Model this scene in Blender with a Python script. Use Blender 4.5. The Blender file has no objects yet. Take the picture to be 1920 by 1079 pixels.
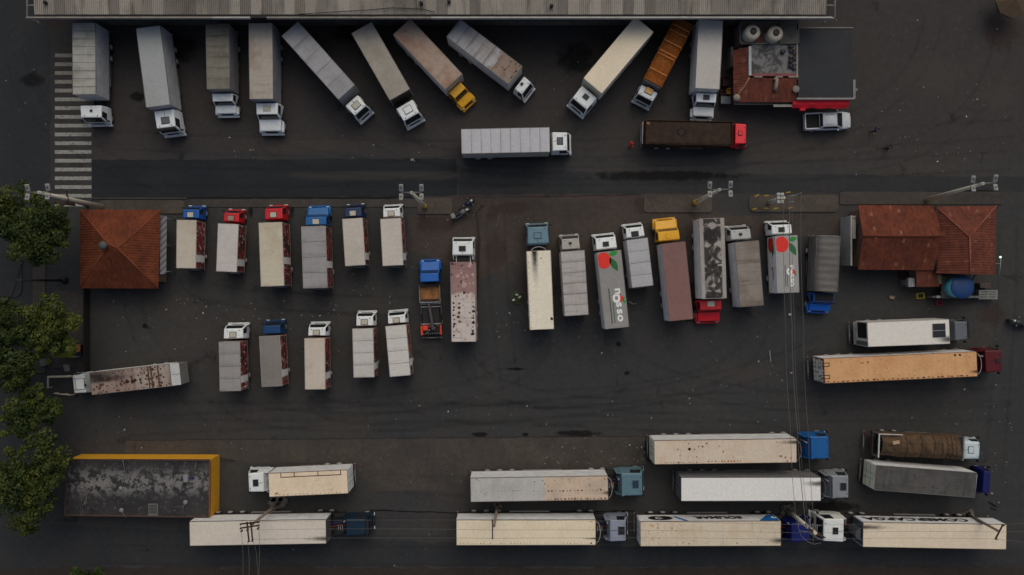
import bpy, bmesh, math, random
from mathutils import Vector, Matrix, noise as mnoise
R = math.radians
sc = bpy.context.scene
COL = sc.collection
# ------------------------------------------------------------------ camera
CAMH, FPX = 86.0, 1523.0
cam = bpy.data.objects.new('camera', bpy.data.cameras.new('camera'))
COL.objects.link(cam)
cam.location = (0, 0, CAMH)
cam.rotation_euler = (0, 0, 0)
cam.data.sensor_width = 36
cam.data.lens = 36 * FPX / 1920
cam.data.clip_start = 1
cam.data.clip_end = 2000
sc.camera = cam
# ------------------------------------------------------------------ light
SUN_EL, SUN_AZ = 52, 14           # soft overcast sun from the upper right
wd = bpy.data.worlds.new('World')
sc.world = wd
wd.use_nodes = True
wnt = wd.node_tree
bg = wnt.nodes['Background']
sky = wnt.nodes.new('ShaderNodeTexSky')
sky.sky_type = 'NISHITA'
sky.sun_disc = False
sky.sun_elevation = R(SUN_EL)
sky.sun_rotation = R(SUN_AZ)
sky.air_density = 1.0
sky.dust_density = 6.0
sky.ozone_density = 0.6
wnt.links.new(sky.outputs[0], bg.inputs['Color'])
bg.inputs['Strength'].default_value = 0.075
sl = bpy.data.lights.new('sun', 'SUN')
sl.energy = 0.62
sl.angle = R(70)
sl.color = (0.96, 1.0, 0.86)
so = bpy.data.objects.new('sun', sl)
COL.objects.link(so)
d = Vector((math.sin(R(SUN_AZ)) * math.cos(R(SUN_EL)), math.cos(R(SUN_AZ)) * math.cos(R(SUN_EL)), math.sin(R(SUN_EL))))
so.rotation_euler = d.to_track_quat('Z', 'Y').to_euler()
so.location = d * 120
vs = sc.view_settings
vs.view_transform = 'Standard'
vs.look = 'None'
vs.exposure = 0.0
vs.gamma = 1.0

# ------------------------------------------------------------------ helpers
E = 0.78           # how bright a white horizontal surface renders; colours below are albedos = seen / E
def W(px, py, z=0.0):
    k = (CAMH - z) / FPX
    return Vector(((px - 960) * k, (539.5 - py) * k, z))
def lin(c):
    c /= 255.0
    return c / 12.92 if c <= .04045 else ((c + .055) / 1.055) ** 2.4
def C(r, g, b):
    return tuple(min(.85, lin(v) / E) for v in (r, g, b))
def G(r, g, b):
    return tuple(lin(v) / .56 for v in (r, g, b))

class NB:
    def __init__(s, name):
        s.m = bpy.data.materials.new(name)
        s.m.use_nodes = True
        s.t = s.m.node_tree
        s.b = s.t.nodes['Principled BSDF']
        s.o = s.t.nodes['Material Output']
    def n(s, typ, **kw):
        nd = s.t.nodes.new(typ)
        for k, v in kw.items(): setattr(nd, k, v)
        return nd
    def put(s, sock, v):
        if isinstance(v, bpy.types.NodeSocket): s.t.links.new(v, sock)
        elif isinstance(v, (tuple, list)):
            sock.default_value = tuple(v) + ((1,) if len(v) == 3 and sock.type == 'RGBA' else ())
        else: sock.default_value = v
    def math(s, op, a, b=0.0, clamp=False):
        nd = s.n('ShaderNodeMath', operation=op, use_clamp=clamp)
        s.put(nd.inputs[0], a); s.put(nd.inputs[1], b)
        return nd.outputs[0]
    def mix(s, f, a, b, mode='MIX'):
        nd = s.n('ShaderNodeMix', data_type='RGBA', blend_type=mode)
        s.put(nd.inputs[0], f); s.put(nd.inputs[6], a); s.put(nd.inputs[7], b)
        return nd.outputs[2]
    def step(s, v, a, b, c=0.0, d=1.0):
        nd = s.n('ShaderNodeMapRange', interpolation_type='SMOOTHSTEP')
        s.put(nd.inputs[0], v)
        for i, q in enumerate((a, b, c, d)): nd.inputs[i + 1].default_value = q
        return nd.outputs[0]
    def tc(s, which='Object', loc=(0, 0, 0), scl=(1, 1, 1), rot=0):
        t = s.n('ShaderNodeTexCoord')
        mp = s.n('ShaderNodeMapping')
        mp.inputs['Location'].default_value = loc
        mp.inputs['Scale'].default_value = scl
        mp.inputs['Rotation'].default_value = (0, 0, rot)
        s.t.links.new(t.outputs[which], mp.inputs[0])
        return mp.outputs[0]
    def noise(s, co, scale, detail=4, rough=.55, dist=0.0):
        nd = s.n('ShaderNodeTexNoise')
        s.put(nd.inputs['Vector'], co)
        nd.inputs['Scale'].default_value = scale
        nd.inputs['Detail'].default_value = detail
        nd.inputs['Roughness'].default_value = rough
        nd.inputs['Distortion'].default_value = dist
        return nd.outputs[0]
    def voro(s, co, scale, feat='F1'):
        nd = s.n('ShaderNodeTexVoronoi', feature=feat)
        s.put(nd.inputs['Vector'], co)
        nd.inputs['Scale'].default_value = scale
        return nd.outputs['Distance']
    def xyz(s, co):
        nd = s.n('ShaderNodeSeparateXYZ'); s.put(nd.inputs[0], co)
        return nd.outputs
    def bump(s, h, dist=.02, st=.5):
        nd = s.n('ShaderNodeBump')
        nd.inputs['Strength'].default_value = st
        nd.inputs['Distance'].default_value = dist
        s.put(nd.inputs['Height'], h)
        s.t.links.new(nd.outputs[0], s.b.inputs['Normal'])
    def done(s, col, rough=.6, metal=0.0, spec=.4):
        s.put(s.b.inputs['Base Color'], col)
        s.put(s.b.inputs['Roughness'], rough)
        s.b.inputs['Metallic'].default_value = metal
        s.b.inputs['Specular IOR Level'].default_value = spec
        return s.m

_mc = {}
def scale3(c, k): return tuple(min(.9, v * k) for v in c)
def paint(name, c, rough=.45, dirt=.35, metal=0.0, scale=1.3):
    """weathered paint / plastic / metal"""
    key = ('p', name, c, rough, dirt, metal, scale)
    if key in _mc: return _mc[key]
    b = NB(name)
    co = b.tc('Object')
    f = b.step(b.noise(co, scale, 6, .62), .42, .72, 0, dirt)
    g = b.step(b.noise(co, scale * 9, 3), .3, .7, .90, 1.06)
    col = b.mix(f, c, tuple(v * .45 + k for v, k in zip(c, (.018, .013, .008))))
    col = b.mix(1.0, col, g, 'MULTIPLY')
    b.put(b.b.inputs['Base Color'], col)
    r = b.math('ADD', rough, b.math('MULTIPLY', f, .3))
    _mc[key] = b.done(col, r, metal)
    return _mc[key]
def glass(name='dark_glass', c=(.012, .014, .017)):
    key = ('g', name, c)
    if key not in _mc:
        b = NB(name)
        f = b.step(b.noise(b.tc('Object'), 2.5, 3), .35, .7, 0, .6)
        _mc[key] = b.done(b.mix(f, c, scale3(c, 2.2)), .12, 0, .5)
    return _mc[key]
def roofmat(base, stain=None, amt=.4, grime=.35, seed=0, soot=None, spots=None, half=None, cross=1.0, edge=0.0, ornate=None, band=None):
    """sheet roof of a cargo box seen from above: blotches, cross streaks, rust spots, exhaust soot"""
    b = NB('cargo_roof_sheet')
    off = (seed * 7.31, seed * 3.7, seed * 1.9)
    co = b.tc('Object', off)
    raw = b.xyz(b.tc('Object'))
    col = base
    if half:                                 # front part re-sheeted in another colour
        f = b.step(b.math('ADD', raw[0], b.math('MULTIPLY', b.math('SUBTRACT', b.noise(co, 1.6, 4), .5), half[2] if len(half) > 2 else 0.0)), half[0] - .02 - (half[2] * .15 if len(half) > 2 else 0), half[0] + .02)
        col = b.mix(f, base, half[1])
    if stain is None: stain = tuple(v * k for v, k in zip(base, (.62, .54, .44)))
    n1 = b.step(b.noise(co, .42, 6, .62), .40, .68, 0, amt)
    col = b.mix(n1, col, stain)
    cs = b.tc('Object', off, (2.6, .35, 1))
    n2 = b.step(b.noise(cs, 1.2, 4, .6), .48, .78, 0, grime * cross)
    col = b.mix(n2, col, tuple(v * .4 + .006 for v in base))
    ls = b.tc('Object', off, (.25, 4.0, 1))
    n3 = b.step(b.noise(ls, 1.0, 4, .6), .5, .8, 0, grime * .55)
    col = b.mix(n3, col, tuple(v * .5 for v in stain))
    if band:                                 # dirt gathered along every joint
        ph = b.math('FRACT', b.math('DIVIDE', raw[0], -band))
        e1 = b.step(ph, .62, 1.0, 0, .75); e2 = b.step(ph, 0, .10, .6, 0)
        f = b.math('MULTIPLY', b.math('MAXIMUM', e1, e2), b.step(b.noise(cs, .8, 4, .65), .34, .66, .0, min(.85, .25 + grime)))
        col = b.mix(f, col, tuple(v * .5 + .004 for v in stain))
    ae = b.math('ABSOLUTE', raw[1])
    fine = b.step(b.noise(co, 4, 5, .65), .3, .7, .93, 1.04)
    col = b.mix(1.0, col, fine, 'MULTIPLY')
    if spots:                                # (density, colour, size)
        v = b.voro(co, spots[2] if len(spots) > 2 else 2.0)
        wob = b.math('MULTIPLY', b.noise(co, 9, 3), .16)
        mk = b.step(b.math('ADD', v, wob), .20, .30, 1, 0)
        mk = b.math('MULTIPLY', mk, b.step(b.noise(co, .9, 2), .62 - spots[0] * .3, .70 - spots[0] * .3))
        col = b.mix(mk, col, spots[1])
    if ornate:                               # big mirrored sooty stains down the middle
        ay = b.math('ABSOLUTE', raw[1])
        cmb = b.n('ShaderNodeCombineXYZ'); b.put(cmb.inputs[0], raw[0]); b.put(cmb.inputs[1], ay); b.put(cmb.inputs[2], b.math('ADD', b.math('MULTIPLY', raw[1], .42), 3.3 + seed))
        nn = b.noise(cmb.outputs[0], .75, 2, .45, .7)
        band = b.step(b.math('ABSOLUTE', b.math('SUBTRACT', nn, .52)), .045, .14, 1, 0)
        rim = b.step(ay, .80, .95, 1, 0)
        f = b.math('MULTIPLY', b.math('MULTIPLY', band, rim), .93)
        col = b.mix(f, col, ornate)
        blob = b.math('MULTIPLY', b.step(b.noise(cmb.outputs[0], .8, 5, .65), .53, .60), rim)
        col = b.mix(b.math('MULTIPLY', blob, .9), col, ornate)
    if soot:                                 # (x, y, length, width)
        for sx, sy, ln, wdt in ([soot] if not isinstance(soot, list) else soot):
            dx = b.math('DIVIDE', b.math('SUBTRACT', sx, raw[0]), ln)
            dy = b.math('DIVIDE', b.math('SUBTRACT', raw[1], sy), wdt)
            dd = b.math('SQRT', b.math('ADD', b.math('MULTIPLY', dx, dx), b.math('MULTIPLY', dy, dy)))
            dd = b.math('ADD', dd, b.math('MULTIPLY', b.math('SUBTRACT', b.noise(co, 2.2, 4), .5), .5))
            f = b.step(dd, 0.05, 1.0, .93, 0)
            col = b.mix(f, col, (.012, .011, .010))
    b.bump(b.noise(co, 1.3, 3), .03, .15)
    return b.done(col, .62, 0, .3)

class MB:
    """collects shapes, links as ONE mesh object"""
    def __init__(s):
        s.bm = bmesh.new(); s.mats = []; s.uv = s.bm.loops.layers.uv.new('uv')
    def mi(s, m):
        if m not in s.mats: s.mats.append(m)
        return s.mats.index(m)
    def face(s, pts, m, uv=None, flip=False):
        vs_ = [s.bm.verts.new(p) for p in pts]
        f = s.bm.faces.new(vs_)
        f.material_index = s.mi(m)
        if uv:
            for l, u in zip(f.loops, uv): l[s.uv].uv = u
        return f
    def solid(s, verts, faces, m, bevel=0, seg=2):
        vs_ = [s.bm.verts.new(p) for p in verts]
        k = s.mi(m)
        fs = []
        for f in faces:
            ff = s.bm.faces.new([vs_[i] for i in f]); ff.material_index = k; fs.append(ff)
        bmesh.ops.recalc_face_normals(s.bm, faces=fs)
        if bevel:
            es = list({e for f in fs for e in f.edges})
            r = bmesh.ops.bevel(s.bm, geom=es, offset=bevel, segments=seg, profile=.6, affect='EDGES', clamp_overlap=True, material=-1)
            for f in r['faces']: f.material_index = k; f.smooth = True
        return s
    def box(s, c, sz, m, bevel=0, rz=0, M=None, seg=2):
        x, y, z = (v / 2 for v in sz)
        vs_ = [Vector((i * x, j * y, k * z)) for i in (-1, 1) for j in (-1, 1) for k in (-1, 1)]
        if rz: vs_ = [Matrix.Rotation(rz, 3, 'Z') @ v for v in vs_]
        if M is not None: vs_ = [M @ v for v in vs_]
        vs_ = [v + Vector(c) for v in vs_]
        return s.solid(vs_, [(0, 1, 3, 2), (4, 6, 7, 5), (0, 4, 5, 1), (2, 3, 7, 6), (0, 2, 6, 4), (1, 5, 7, 3)], m, bevel, seg)
    def tube(s, pts, r, m, n=8, r2=None, cap=True, smooth=True):
        pts = [Vector(p) for p in pts]
        k = s.mi(m); rings = []
        for i, p in enumerate(pts):
            t = (pts[min(i + 1, len(pts) - 1)] - pts[max(i - 1, 0)]).normalized()
            q = t.to_track_quat('Z', 'Y')
            rr = r if r2 is None else r + (r2 - r) * i / (len(pts) - 1)
            rings.append([s.bm.verts.new(p + q @ Vector((math.cos(a) * rr, math.sin(a) * rr, 0))) for a in (2 * math.pi * j / n for j in range(n))])
        for a, b_ in zip(rings, rings[1:]):
            for j in range(n):
                f = s.bm.faces.new((a[j], a[(j + 1) % n], b_[(j + 1) % n], b_[j])); f.material_index = k; f.smooth = smooth
        if cap:
            for rg in (list(reversed(rings[0])), rings[-1]):
                f = s.bm.faces.new(rg); f.material_index = k
        return s
    def lathe(s, c, prof, m, n=20, axis='Z', smooth=True):
        """prof: (radius, height) list"""
        k = s.mi(m); rings = []
        for r, h in prof:
            ring = []
            for j in range(n):
                a = 2 * math.pi * j / n
                v = Vector((math.cos(a) * r, math.sin(a) * r, h))
                if axis == 'Y': v = Vector((v.x, v.z, v.y))
                ring.append(s.bm.verts.new(v + Vector(c)))
            rings.append(ring)
        fs = []
        for a, b_ in zip(rings, rings[1:]):
            for j in range(n):
                f = s.bm.faces.new((a[j], a[(j + 1) % n], b_[(j + 1) % n], b_[j])); f.material_index = k; f.smooth = smooth; fs.append(f)
        for rg in (list(reversed(rings[0])), rings[-1]):
            f = s.bm.faces.new(rg); f.material_index = k; fs.append(f)
        bmesh.ops.recalc_face_normals(s.bm, faces=fs)
        return s
    def slab(s, q, m, u0=0, u1=1, v0=0, v1=1, off=.012, th=.02):
        """thin plate set on quad q=(a,b,c,d): a-b bottom, d-c top; proud by off"""
        a, b_, c, d_ = (Vector(p) for p in q)
        def at(u, v): return (a * (1 - u) + b_ * u) * (1 - v) + (d_ * (1 - u) + c * u) * v
        n = (b_ - a).cross(d_ - a).normalized()
        P = [at(u0, v0), at(u1, v0), at(u1, v1), at(u0, v1)]
        vs_ = [p + n * off for p in P] + [p + n * (off - th) for p in P]
        return s.solid(vs_, [(0, 1, 2, 3), (7, 6, 5, 4), (0, 4, 5, 1), (1, 5, 6, 2), (2, 6, 7, 3), (3, 7, 4, 0)], m)
    def ext(s, pts, z0, z1, m, bevel=0):
        n = len(pts)
        vs_ = [(p[0], p[1], z0) for p in pts] + [(p[0], p[1], z1) for p in pts]
        return s.solid(vs_, [tuple(range(n))[::-1], tuple(range(n, 2 * n))] + [(i, (i + 1) % n, n + (i + 1) % n, n + i) for i in range(n)], m, bevel)
    def mesh(s, name):
        me = bpy.data.meshes.new(name)
        s.bm.to_mesh(me); s.bm.free()
        for m in s.mats: me.materials.append(m)
        return me
    def obj(s, name, parent=None, loc=None):
        return link(name, s.mesh(name), parent, loc)
def link(name, me, parent=None, loc=None):
    o = bpy.data.objects.new(name, me); COL.objects.link(o)
    if parent is not None: o.parent = parent
    if loc is not None: o.location = loc
    return o
def tag(o, label=None, cat=None, group=None, kind=None):
    if label: o['label'] = label
    if cat: o['category'] = cat
    if group: o['group'] = group
    if kind: o['kind'] = kind
    return o
def empty(name, loc, rz=0, label=None, cat=None, group=None):
    o = bpy.data.objects.new(name, None); COL.objects.link(o)
    o.empty_display_size = .3
    o.location = loc; o.rotation_euler = (0, 0, rz)
    return tag(o, label, cat, group)
def text_mesh(body, size, mat, bold=.02, th=.004):
    cu = bpy.data.curves.new('lettering', 'FONT')
    cu.body = body; cu.size = size; cu.offset = bold; cu.extrude = th
    cu.align_x = 'CENTER'
    o = bpy.data.objects.new('lettering', cu); COL.objects.link(o)
    dg = bpy.context.evaluated_depsgraph_get(); dg.update()
    me = bpy.data.meshes.new_from_object(o.evaluated_get(dg))
    bpy.data.objects.remove(o)
    me.materials.clear(); me.materials.append(mat)
    return me
rnd = random.Random(11)

# ------------------------------------------------------------------ shared materials
M_dark = paint('chassis_black', (.012, .012, .013), .6, .5)
M_rub = paint('tyre_rubber', (.014, .014, .014), .8, .4)
M_rim = paint('wheel_rim_metal', (.42, .42, .42), .4, .3, .3)
M_alu = paint('aluminium_trim', (.34, .34, .34), .45, .5, .3)
M_steel = paint('galvanised_steel', (.24, .24, .24), .5, .5, .3)
M_glass = glass()
M_lamp = paint('lamp_glass', (.6, .6, .57), .15, .1)
M_red = paint('tail_lamp_red', (.35, .02, .02), .3, .2)
M_seam = paint('roof_seam', (.10, .098, .095), .7, .4)
M_white = paint('white_vehicle_paint', C(196, 202, 205), .38, .22)
M_conc = paint('rough_concrete', C(88, 84, 80), .85, .7)
# ------------------------------------------------------------------ ground
def groundmat():
    b = NB('worn_oily_asphalt')
    co = b.tc('Object'); p = b.xyz(co)
    warm, cool, redd = G(45, 43, 41), G(39, 40, 41), G(56, 44, 40)
    n1 = b.noise(co, .05, 5, .6)
    n2 = b.noise(co, .22, 6, .65)
    n3 = b.noise(co, 1.6, 5, .7)
    n4 = b.noise(co, 14, 3, .7)
    col = b.mix(b.step(b.math('ADD', b.math('MULTIPLY', n1, .6), b.math('MULTIPLY', n2, .4)), .40, .60), warm, cool)
    # reddish soil trodden in round the middle kerb and below the dock
    ry = b.step(b.math('ABSOLUTE', b.math('SUBTRACT', p[1], 7.5)), 1.0, 6.0, 1, 0)
    rx = b.math('MULTIPLY', b.step(p[0], -9, -4), b.step(p[0], 14, 24, 1, 0))
    col = b.mix(b.math('MULTIPLY', b.math('MULTIPLY', ry, rx), b.step(n2, .35, .6, .2, .95)), col, redd)
    top = b.step(p[1], 12.5, 15.5)
    col = b.mix(b.math('MULTIPLY', top, .65), col, G(42, 38, 37))
    left = b.step(p[0], -51, -45, 1, 0)
    col = b.mix(b.math('MULTIPLY', left, .85), col, G(33, 33, 34))
    # worn light patches, oil-dark patches, fine grain
    col = b.mix(b.step(n2, .58, .74, 0, .35), col, G(58, 54, 50))
    col = b.mix(b.step(b.noise(co, .35, 5, .7, .6), .60, .72, 0, .65), col, (.008, .0075, .007))
    tr = b.tc('Object', (3, 8, 0), (.06, .9, 1))
    col = b.mix(b.step(b.noise(tr, 1.0, 5, .65), .55, .75, 0, .30), col, G(26, 25, 25))
    col = b.mix(1.0, col, b.step(n3, .25, .75, .84, 1.16), 'MULTIPLY')
    col = b.mix(1.0, col, b.step(n4, .25, .75, .92, 1.08), 'MULTIPLY')
    b.bump(n4, .015, .2)
    return b.done(col, .82, 0, .3)
mb = MB(); gm = groundmat()
mb.face([(-1500, -1500, 0), (1500, -1500, 0), (1500, 1500, 0), (-1500, 1500, 0)], gm)
tag(mb.obj('ground'), kind='structure')

def sheetmat(name, c1, c2, seed=0, patch=.0, crack=True):
    b = NB(name)
    co = b.tc('Object', (seed * 3.1, seed * 5.3, 0))
    n = b.noise(co, .25, 6, .65)
    col = b.mix(b.step(n, .38, .66), c1, c2)
    col = b.mix(1.0, col, b.step(b.noise(co, 1.9, 5, .7), .25, .75, .85, 1.15), 'MULTIPLY')
    n4 = b.noise(co, 15, 3, .7)
    col = b.mix(1.0, col, b.step(n4, .25, .75, .92, 1.08), 'MULTIPLY')
    col = b.mix(b.step(b.noise(co, .5, 5, .7, .5), .62, .72, 0, .6), col, scale3(c1, .4))
    if crack:
        cr = b.voro(b.mix(.25, co, b.noise(co, 1.2, 3)), .32, 'DISTANCE_TO_EDGE')
        col = b.mix(b.step(cr, .003, .010, .35, 0), col, scale3(c1, .35))
    b.bump(n4, .015, .2)
    return b.done(col, .82, 0, .3)
M_newasph = sheetmat('fresh_dark_asphalt', G(20, 24, 28), G(25, 28, 31), 1, crack=False)
M_road = sheetmat('road_asphalt', G(31, 33, 35), G(37, 37, 37), 2, crack=False)
M_leftroad = sheetmat('bluish_road_asphalt', G(27, 30, 33), G(33, 34, 35), 3, crack=False)
M_slab = sheetmat('dusty_concrete', G(60, 54, 49), G(48, 44, 40), 4)
M_slab2 = sheetmat('pale_concrete', G(54, 49, 45), G(45, 42, 39), 5)
M_soil = sheetmat('brown_verge_soil', G(40, 34, 29), G(33, 29, 26), 6)

def rough_edge(pts, amp, stp=1.2, seed=0):
    rr = random.Random(seed); out = []
    for i, p in enumerate(pts):
        q = pts[(i + 1) % len(pts)]
        L = (Vector(q) - Vector(p)).length; n = max(1, int(L / stp))
        for k in range(n):
            t = k / n
            out.append((p[0] + (q[0] - p[0]) * t + (rr.random() - .5) * amp, p[1] + (q[1] - p[1]) * t + (rr.random() - .5) * amp))
    return out
def sheet(name, pxs, z, m, amp=0.0, seed=0):
    pts = [tuple(W(*p).xy) for p in pxs]
    if amp: pts = rough_edge(pts, amp, 1.0, seed)
    mb = MB(); f = mb.face([(x, y, z) for x, y in pts][::-1], m)
    bmesh.ops.recalc_face_normals(mb.bm, faces=[f])
    if f.normal.z < 0: f.normal_flip()
    o = mb.obj(name); tag(o, kind='structure'); return o
sheet('asphalt_road', [(172, 300), (855, 298), (857, 367), (440, 371), (172, 371)], .004, M_newasph, .16, 3)
sheet('asphalt_road', [(858, 318), (1560, 328), (1930, 332), (1960, 360), (1500, 362), (860, 366)], .004, M_road, .22, 4)
sheet('road', [(-200, 1000), (120, 985), (480, 1000), (900, 1022), (1300, 1028), (2100, 1030), (2100, 1061), (-200, 1063)], .004, M_road, .3, 5)
sheet('side_road', [(-300, -60), (92, -60), (96, 340), (60, 470), (66, 720), (60, 960), (-300, 990)], .004, M_leftroad, .25, 7)
sheet('verge', [(120, 1064), (2100, 1063), (2300, 1420), (-500, 1420), (-300, 1085)], .0065, M_soil, .5, 8)
sheet('concrete_strip', [(235, 826), (905, 822), (1210, 818), (1218, 868), (1110, 880), (880, 880), (860, 918), (700, 922), (660, 870), (470, 868), (420, 858), (236, 852)], .004, M_slab2, .12, 9)
sheet('concrete_apron', [(850, 374), (1206, 370), (1206, 402), (1400, 404), (1580, 402), (1585, 440), (1300, 446), (1100, 470), (1010, 486), (905, 520), (770, 470), (765, 404), (850, 404)], .0065, sheetmat('reddish_concrete', G(52, 45, 41), G(46, 41, 38), 8), .3, 10)

# crossing stripes painted across the yard entrance
def stripemat():
    b = NB('worn_road_paint')
    co = b.tc('Object')
    n = b.noise(co, 3.0, 6, .7)
    col = b.mix(b.step(n, .45, .70, 0, .75), G(114, 114, 110), G(54, 51, 48))
    y = b.xyz(co)[1]
    col = b.mix(b.step(y, 17, 25, 0, .5), col, G(84, 72, 58))
    return b.done(col, .8, 0, .2)
M_stripe = stripemat()
mb = MB()
for k in range(18):
    y0 = 101 + k * 16.45
    xa, xb = 103, 171.5
    mb.face([W(xa, y0 + 6.9) + Vector((0, 0, .009)), W(xb, y0 + 6.7) + Vector((0, 0, .009)), W(xb, y0) + Vector((0, 0, .009)), W(xa, y0) + Vector((0, 0, .009))], M_stripe)
tag(mb.obj('zebra_crossing'), kind='structure')

# raised pavements and kerb islands
def island(name, px0, py0, px1, py1, m, round_r=.0, z=.12):
    a, b_ = W(px0, py1), W(px1, py0)
    pts = []
    r = round_r
    for (cx, cy, a0) in ((b_.x - r, b_.y - r, 0), (a.x + r, b_.y - r, 90), (a.x + r, a.y + r, 180), (b_.x - r, a.y + r, 270)):
        if r == 0: pts.append((cx, cy)); continue
        for k in range(6): pts.append((cx + r * math.cos(R(a0 + k * 18)), cy + r * math.sin(R(a0 + k * 18))))
    mb = MB(); mb.ext(pts, -.05, z, m, .02)
    o = mb.obj(name); tag(o, kind='structure'); return o
M_kerb = sheetmat('dirty_kerb_concrete', G(52, 48, 45), G(44, 41, 39), 7)
island('pavement', 185, 376, 347, 401, M_slab, .5)
island('pavement', 353, 374, 788, 389, M_kerb, .15, .06)
island('kerb_island', 783, 372, 848, 402, M_slab, .2)
island('kerb_island', 1207, 366, 1335, 399, M_slab, .35)
island('kerb_island', 1404, 366, 1572, 398, M_slab, .5)
island('pavement', 1574, 360, 1880, 384, M_kerb, .2, .10)
island('kerb', 172, 371, 350, 374, M_kerb, 0, .10)
island('footway', 62, 480, 86, 700, M_slab2, .3, .10)
island('traffic_island', -20, 487, 42, 558, M_leftroad, .8, .14)
island('pavement', 100, 545, 160, 690, M_kerb, .1, .10)
# gutter joints / drain line where the concrete meets the asphalt
def crackline(name, pxs, w, m, z=.011):
    mb = MB(); rr = random.Random(len(name) + int(pxs[0][0]))
    P = [W(*p) for p in pxs]; pts = []
    for a, b_ in zip(P, P[1:]):
        n = max(2, int((b_ - a).length / .7))
        for k in range(n): pts.append(a.lerp(b_, k / n) + Vector(((rr.random() - .5) * .10, (rr.random() - .5) * .10, 0)))
    pts.append(P[-1])
    L, Rr = [], []
    for i, p in enumerate(pts):
        t = (pts[min(i + 1, len(pts) - 1)] - pts[max(i - 1, 0)]).normalized(); nrm = Vector((-t.y, t.x, 0))
        ww = w * (.5 + rr.random() * .8)
        L.append(p + nrm * ww / 2 + Vector((0, 0, z))); Rr.append(p - nrm * ww / 2 + Vector((0, 0, z)))
    for i in range(len(pts) - 1):
        f = mb.face([Rr[i], Rr[i + 1], L[i + 1], L[i]], m)
        if f.normal.z < 0: f.normal_flip()
    o = mb.obj(name); tag(o, kind='structure'); return o
M_joint = paint('dark_joint', (.007, .006, .006), .9, .2)
crackline('gutter_joint', [(350, 372.5), (540, 371), (640, 372), (790, 370)], .26, M_joint)
crackline('gutter_joint', [(860, 371), (1000, 369), (1200, 366)], .06, M_joint)
crackline('gutter_joint', [(1575, 361), (1730, 361.5), (1870, 358)], .22, M_joint)
crackline('gutter_joint', [(232, 826), (700, 822.5), (1212, 818)], .05, M_joint)
crackline('gutter_joint', [(905, 385), (893, 402), (898, 450), (893, 560)], .35, paint('damp_rust_stain', G(38, 27, 25), .9, .6))
crackline('gutter_joint', [(692, 957), (858, 962), (1190, 958)], .16, M_joint)
crackline('gutter_joint', [(0, 558), (24, 557), (36, 520), (44, 489)], .12, M_joint, .16)

# oil stains, dark patches beside the red cabs and damp patches on the paving
def stainmat(name, c, op):
    b = NB(name)
    b.m.blend_method = 'BLEND' if hasattr(b.m, 'blend_method') else b.m.blend_method
    uv = b.tc('UV'); u = b.xyz(uv)
    dd = b.math('SQRT', b.math('ADD', b.math('MULTIPLY', u[0], u[0]), b.math('MULTIPLY', u[1], u[1])))
    co = b.tc('Object')
    dd = b.math('ADD', dd, b.math('MULTIPLY', b.math('SUBTRACT', b.noise(co, 1.1, 5, .65), .5), 1.1))
    a = b.step(dd, .35, .85, op, 0)
    b.done(c, .75, 0, .25)
    b.put(b.b.inputs['Alpha'], a)
    return b.m
M_oildark = stainmat('oil_and_dark_patch', (.0065, .006, .0055), .75)
M_rst = stainmat('red_mud_stain', G(54, 42, 37), .4)
M_dust = stainmat('pale_dust', G(70, 65, 60), .28)
stains = [(967, 692, 26, 4, 0), (900, 815, 24, 7, 0), (1085, 813, 60, 9, 0), (985, 815, 10, 6, 0), (1160, 645, 8, 7, 0), (1175, 700, 8, 7, 0), (258, 182, 24, 12, 0), (272, 612, 8, 7, 0), (1120, 85, 30, 50, 1), (1200, 385, 18, 22, 1), (1080, 110, 50, 40, 0),
    (500, 60, 40, 22, 0), (660, 60, 50, 30, 0), (330, 90, 60, 40, 0), (1180, 262, 90, 24, 2), (470, 392, 7, 24, 0), (548, 392, 6, 22, 0), (925, 400, 14, 26, 1), (960, 390, 50, 18, 1), (1300, 402, 14, 12, 1), (820, 420, 60, 24, 1), (1860, 590, 40, 30, 1),  # includes slim dark patches just right of the two red cabs
    (100, 45, 24, 18, 1), (330, 580, 70, 30, 2), (870, 590, 30, 60, 0), (640, 800, 90, 30, 2), (1400, 700, 120, 40, 2), (1290, 560, 24, 60, 0), (1215, 845, 12, 30, 0), (1660, 900, 70, 20, 0), (1560, 950, 70, 14, 0), (1750, 140, 90, 60, 2), (1870, 170, 50, 60, 2), (1880, 60, 50, 50, 1),
    (560, 270, 200, 26, 2), (1500, 290, 150, 24, 2), (60, 150, 30, 20, 0), (720, 330, 300, 14, 2), (1250, 330, 200, 14, 0), (1000, 540, 40, 60, 1), (930, 470, 30, 50, 1)]
mb = MB(); rr = random.Random(5)
for i, (x, y, rx, ry, k) in enumerate(stains):
    z = .012 + i * .0004
    n = 28
    ctr = W(x, y); kx, ky = rx * 1.5 * CAMH / FPX, ry * 1.5 * CAMH / FPX
    pts = [(ctr.x + kx * math.cos(2 * math.pi * j / n), ctr.y + ky * math.sin(2 * math.pi * j / n), z) for j in range(n)]
    mb.face(pts, (M_oildark, M_rst, M_dust)[k], [(1.5 * math.cos(2 * math.pi * j / n), 1.5 * math.sin(2 * math.pi * j / n)) for j in range(n)])
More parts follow.
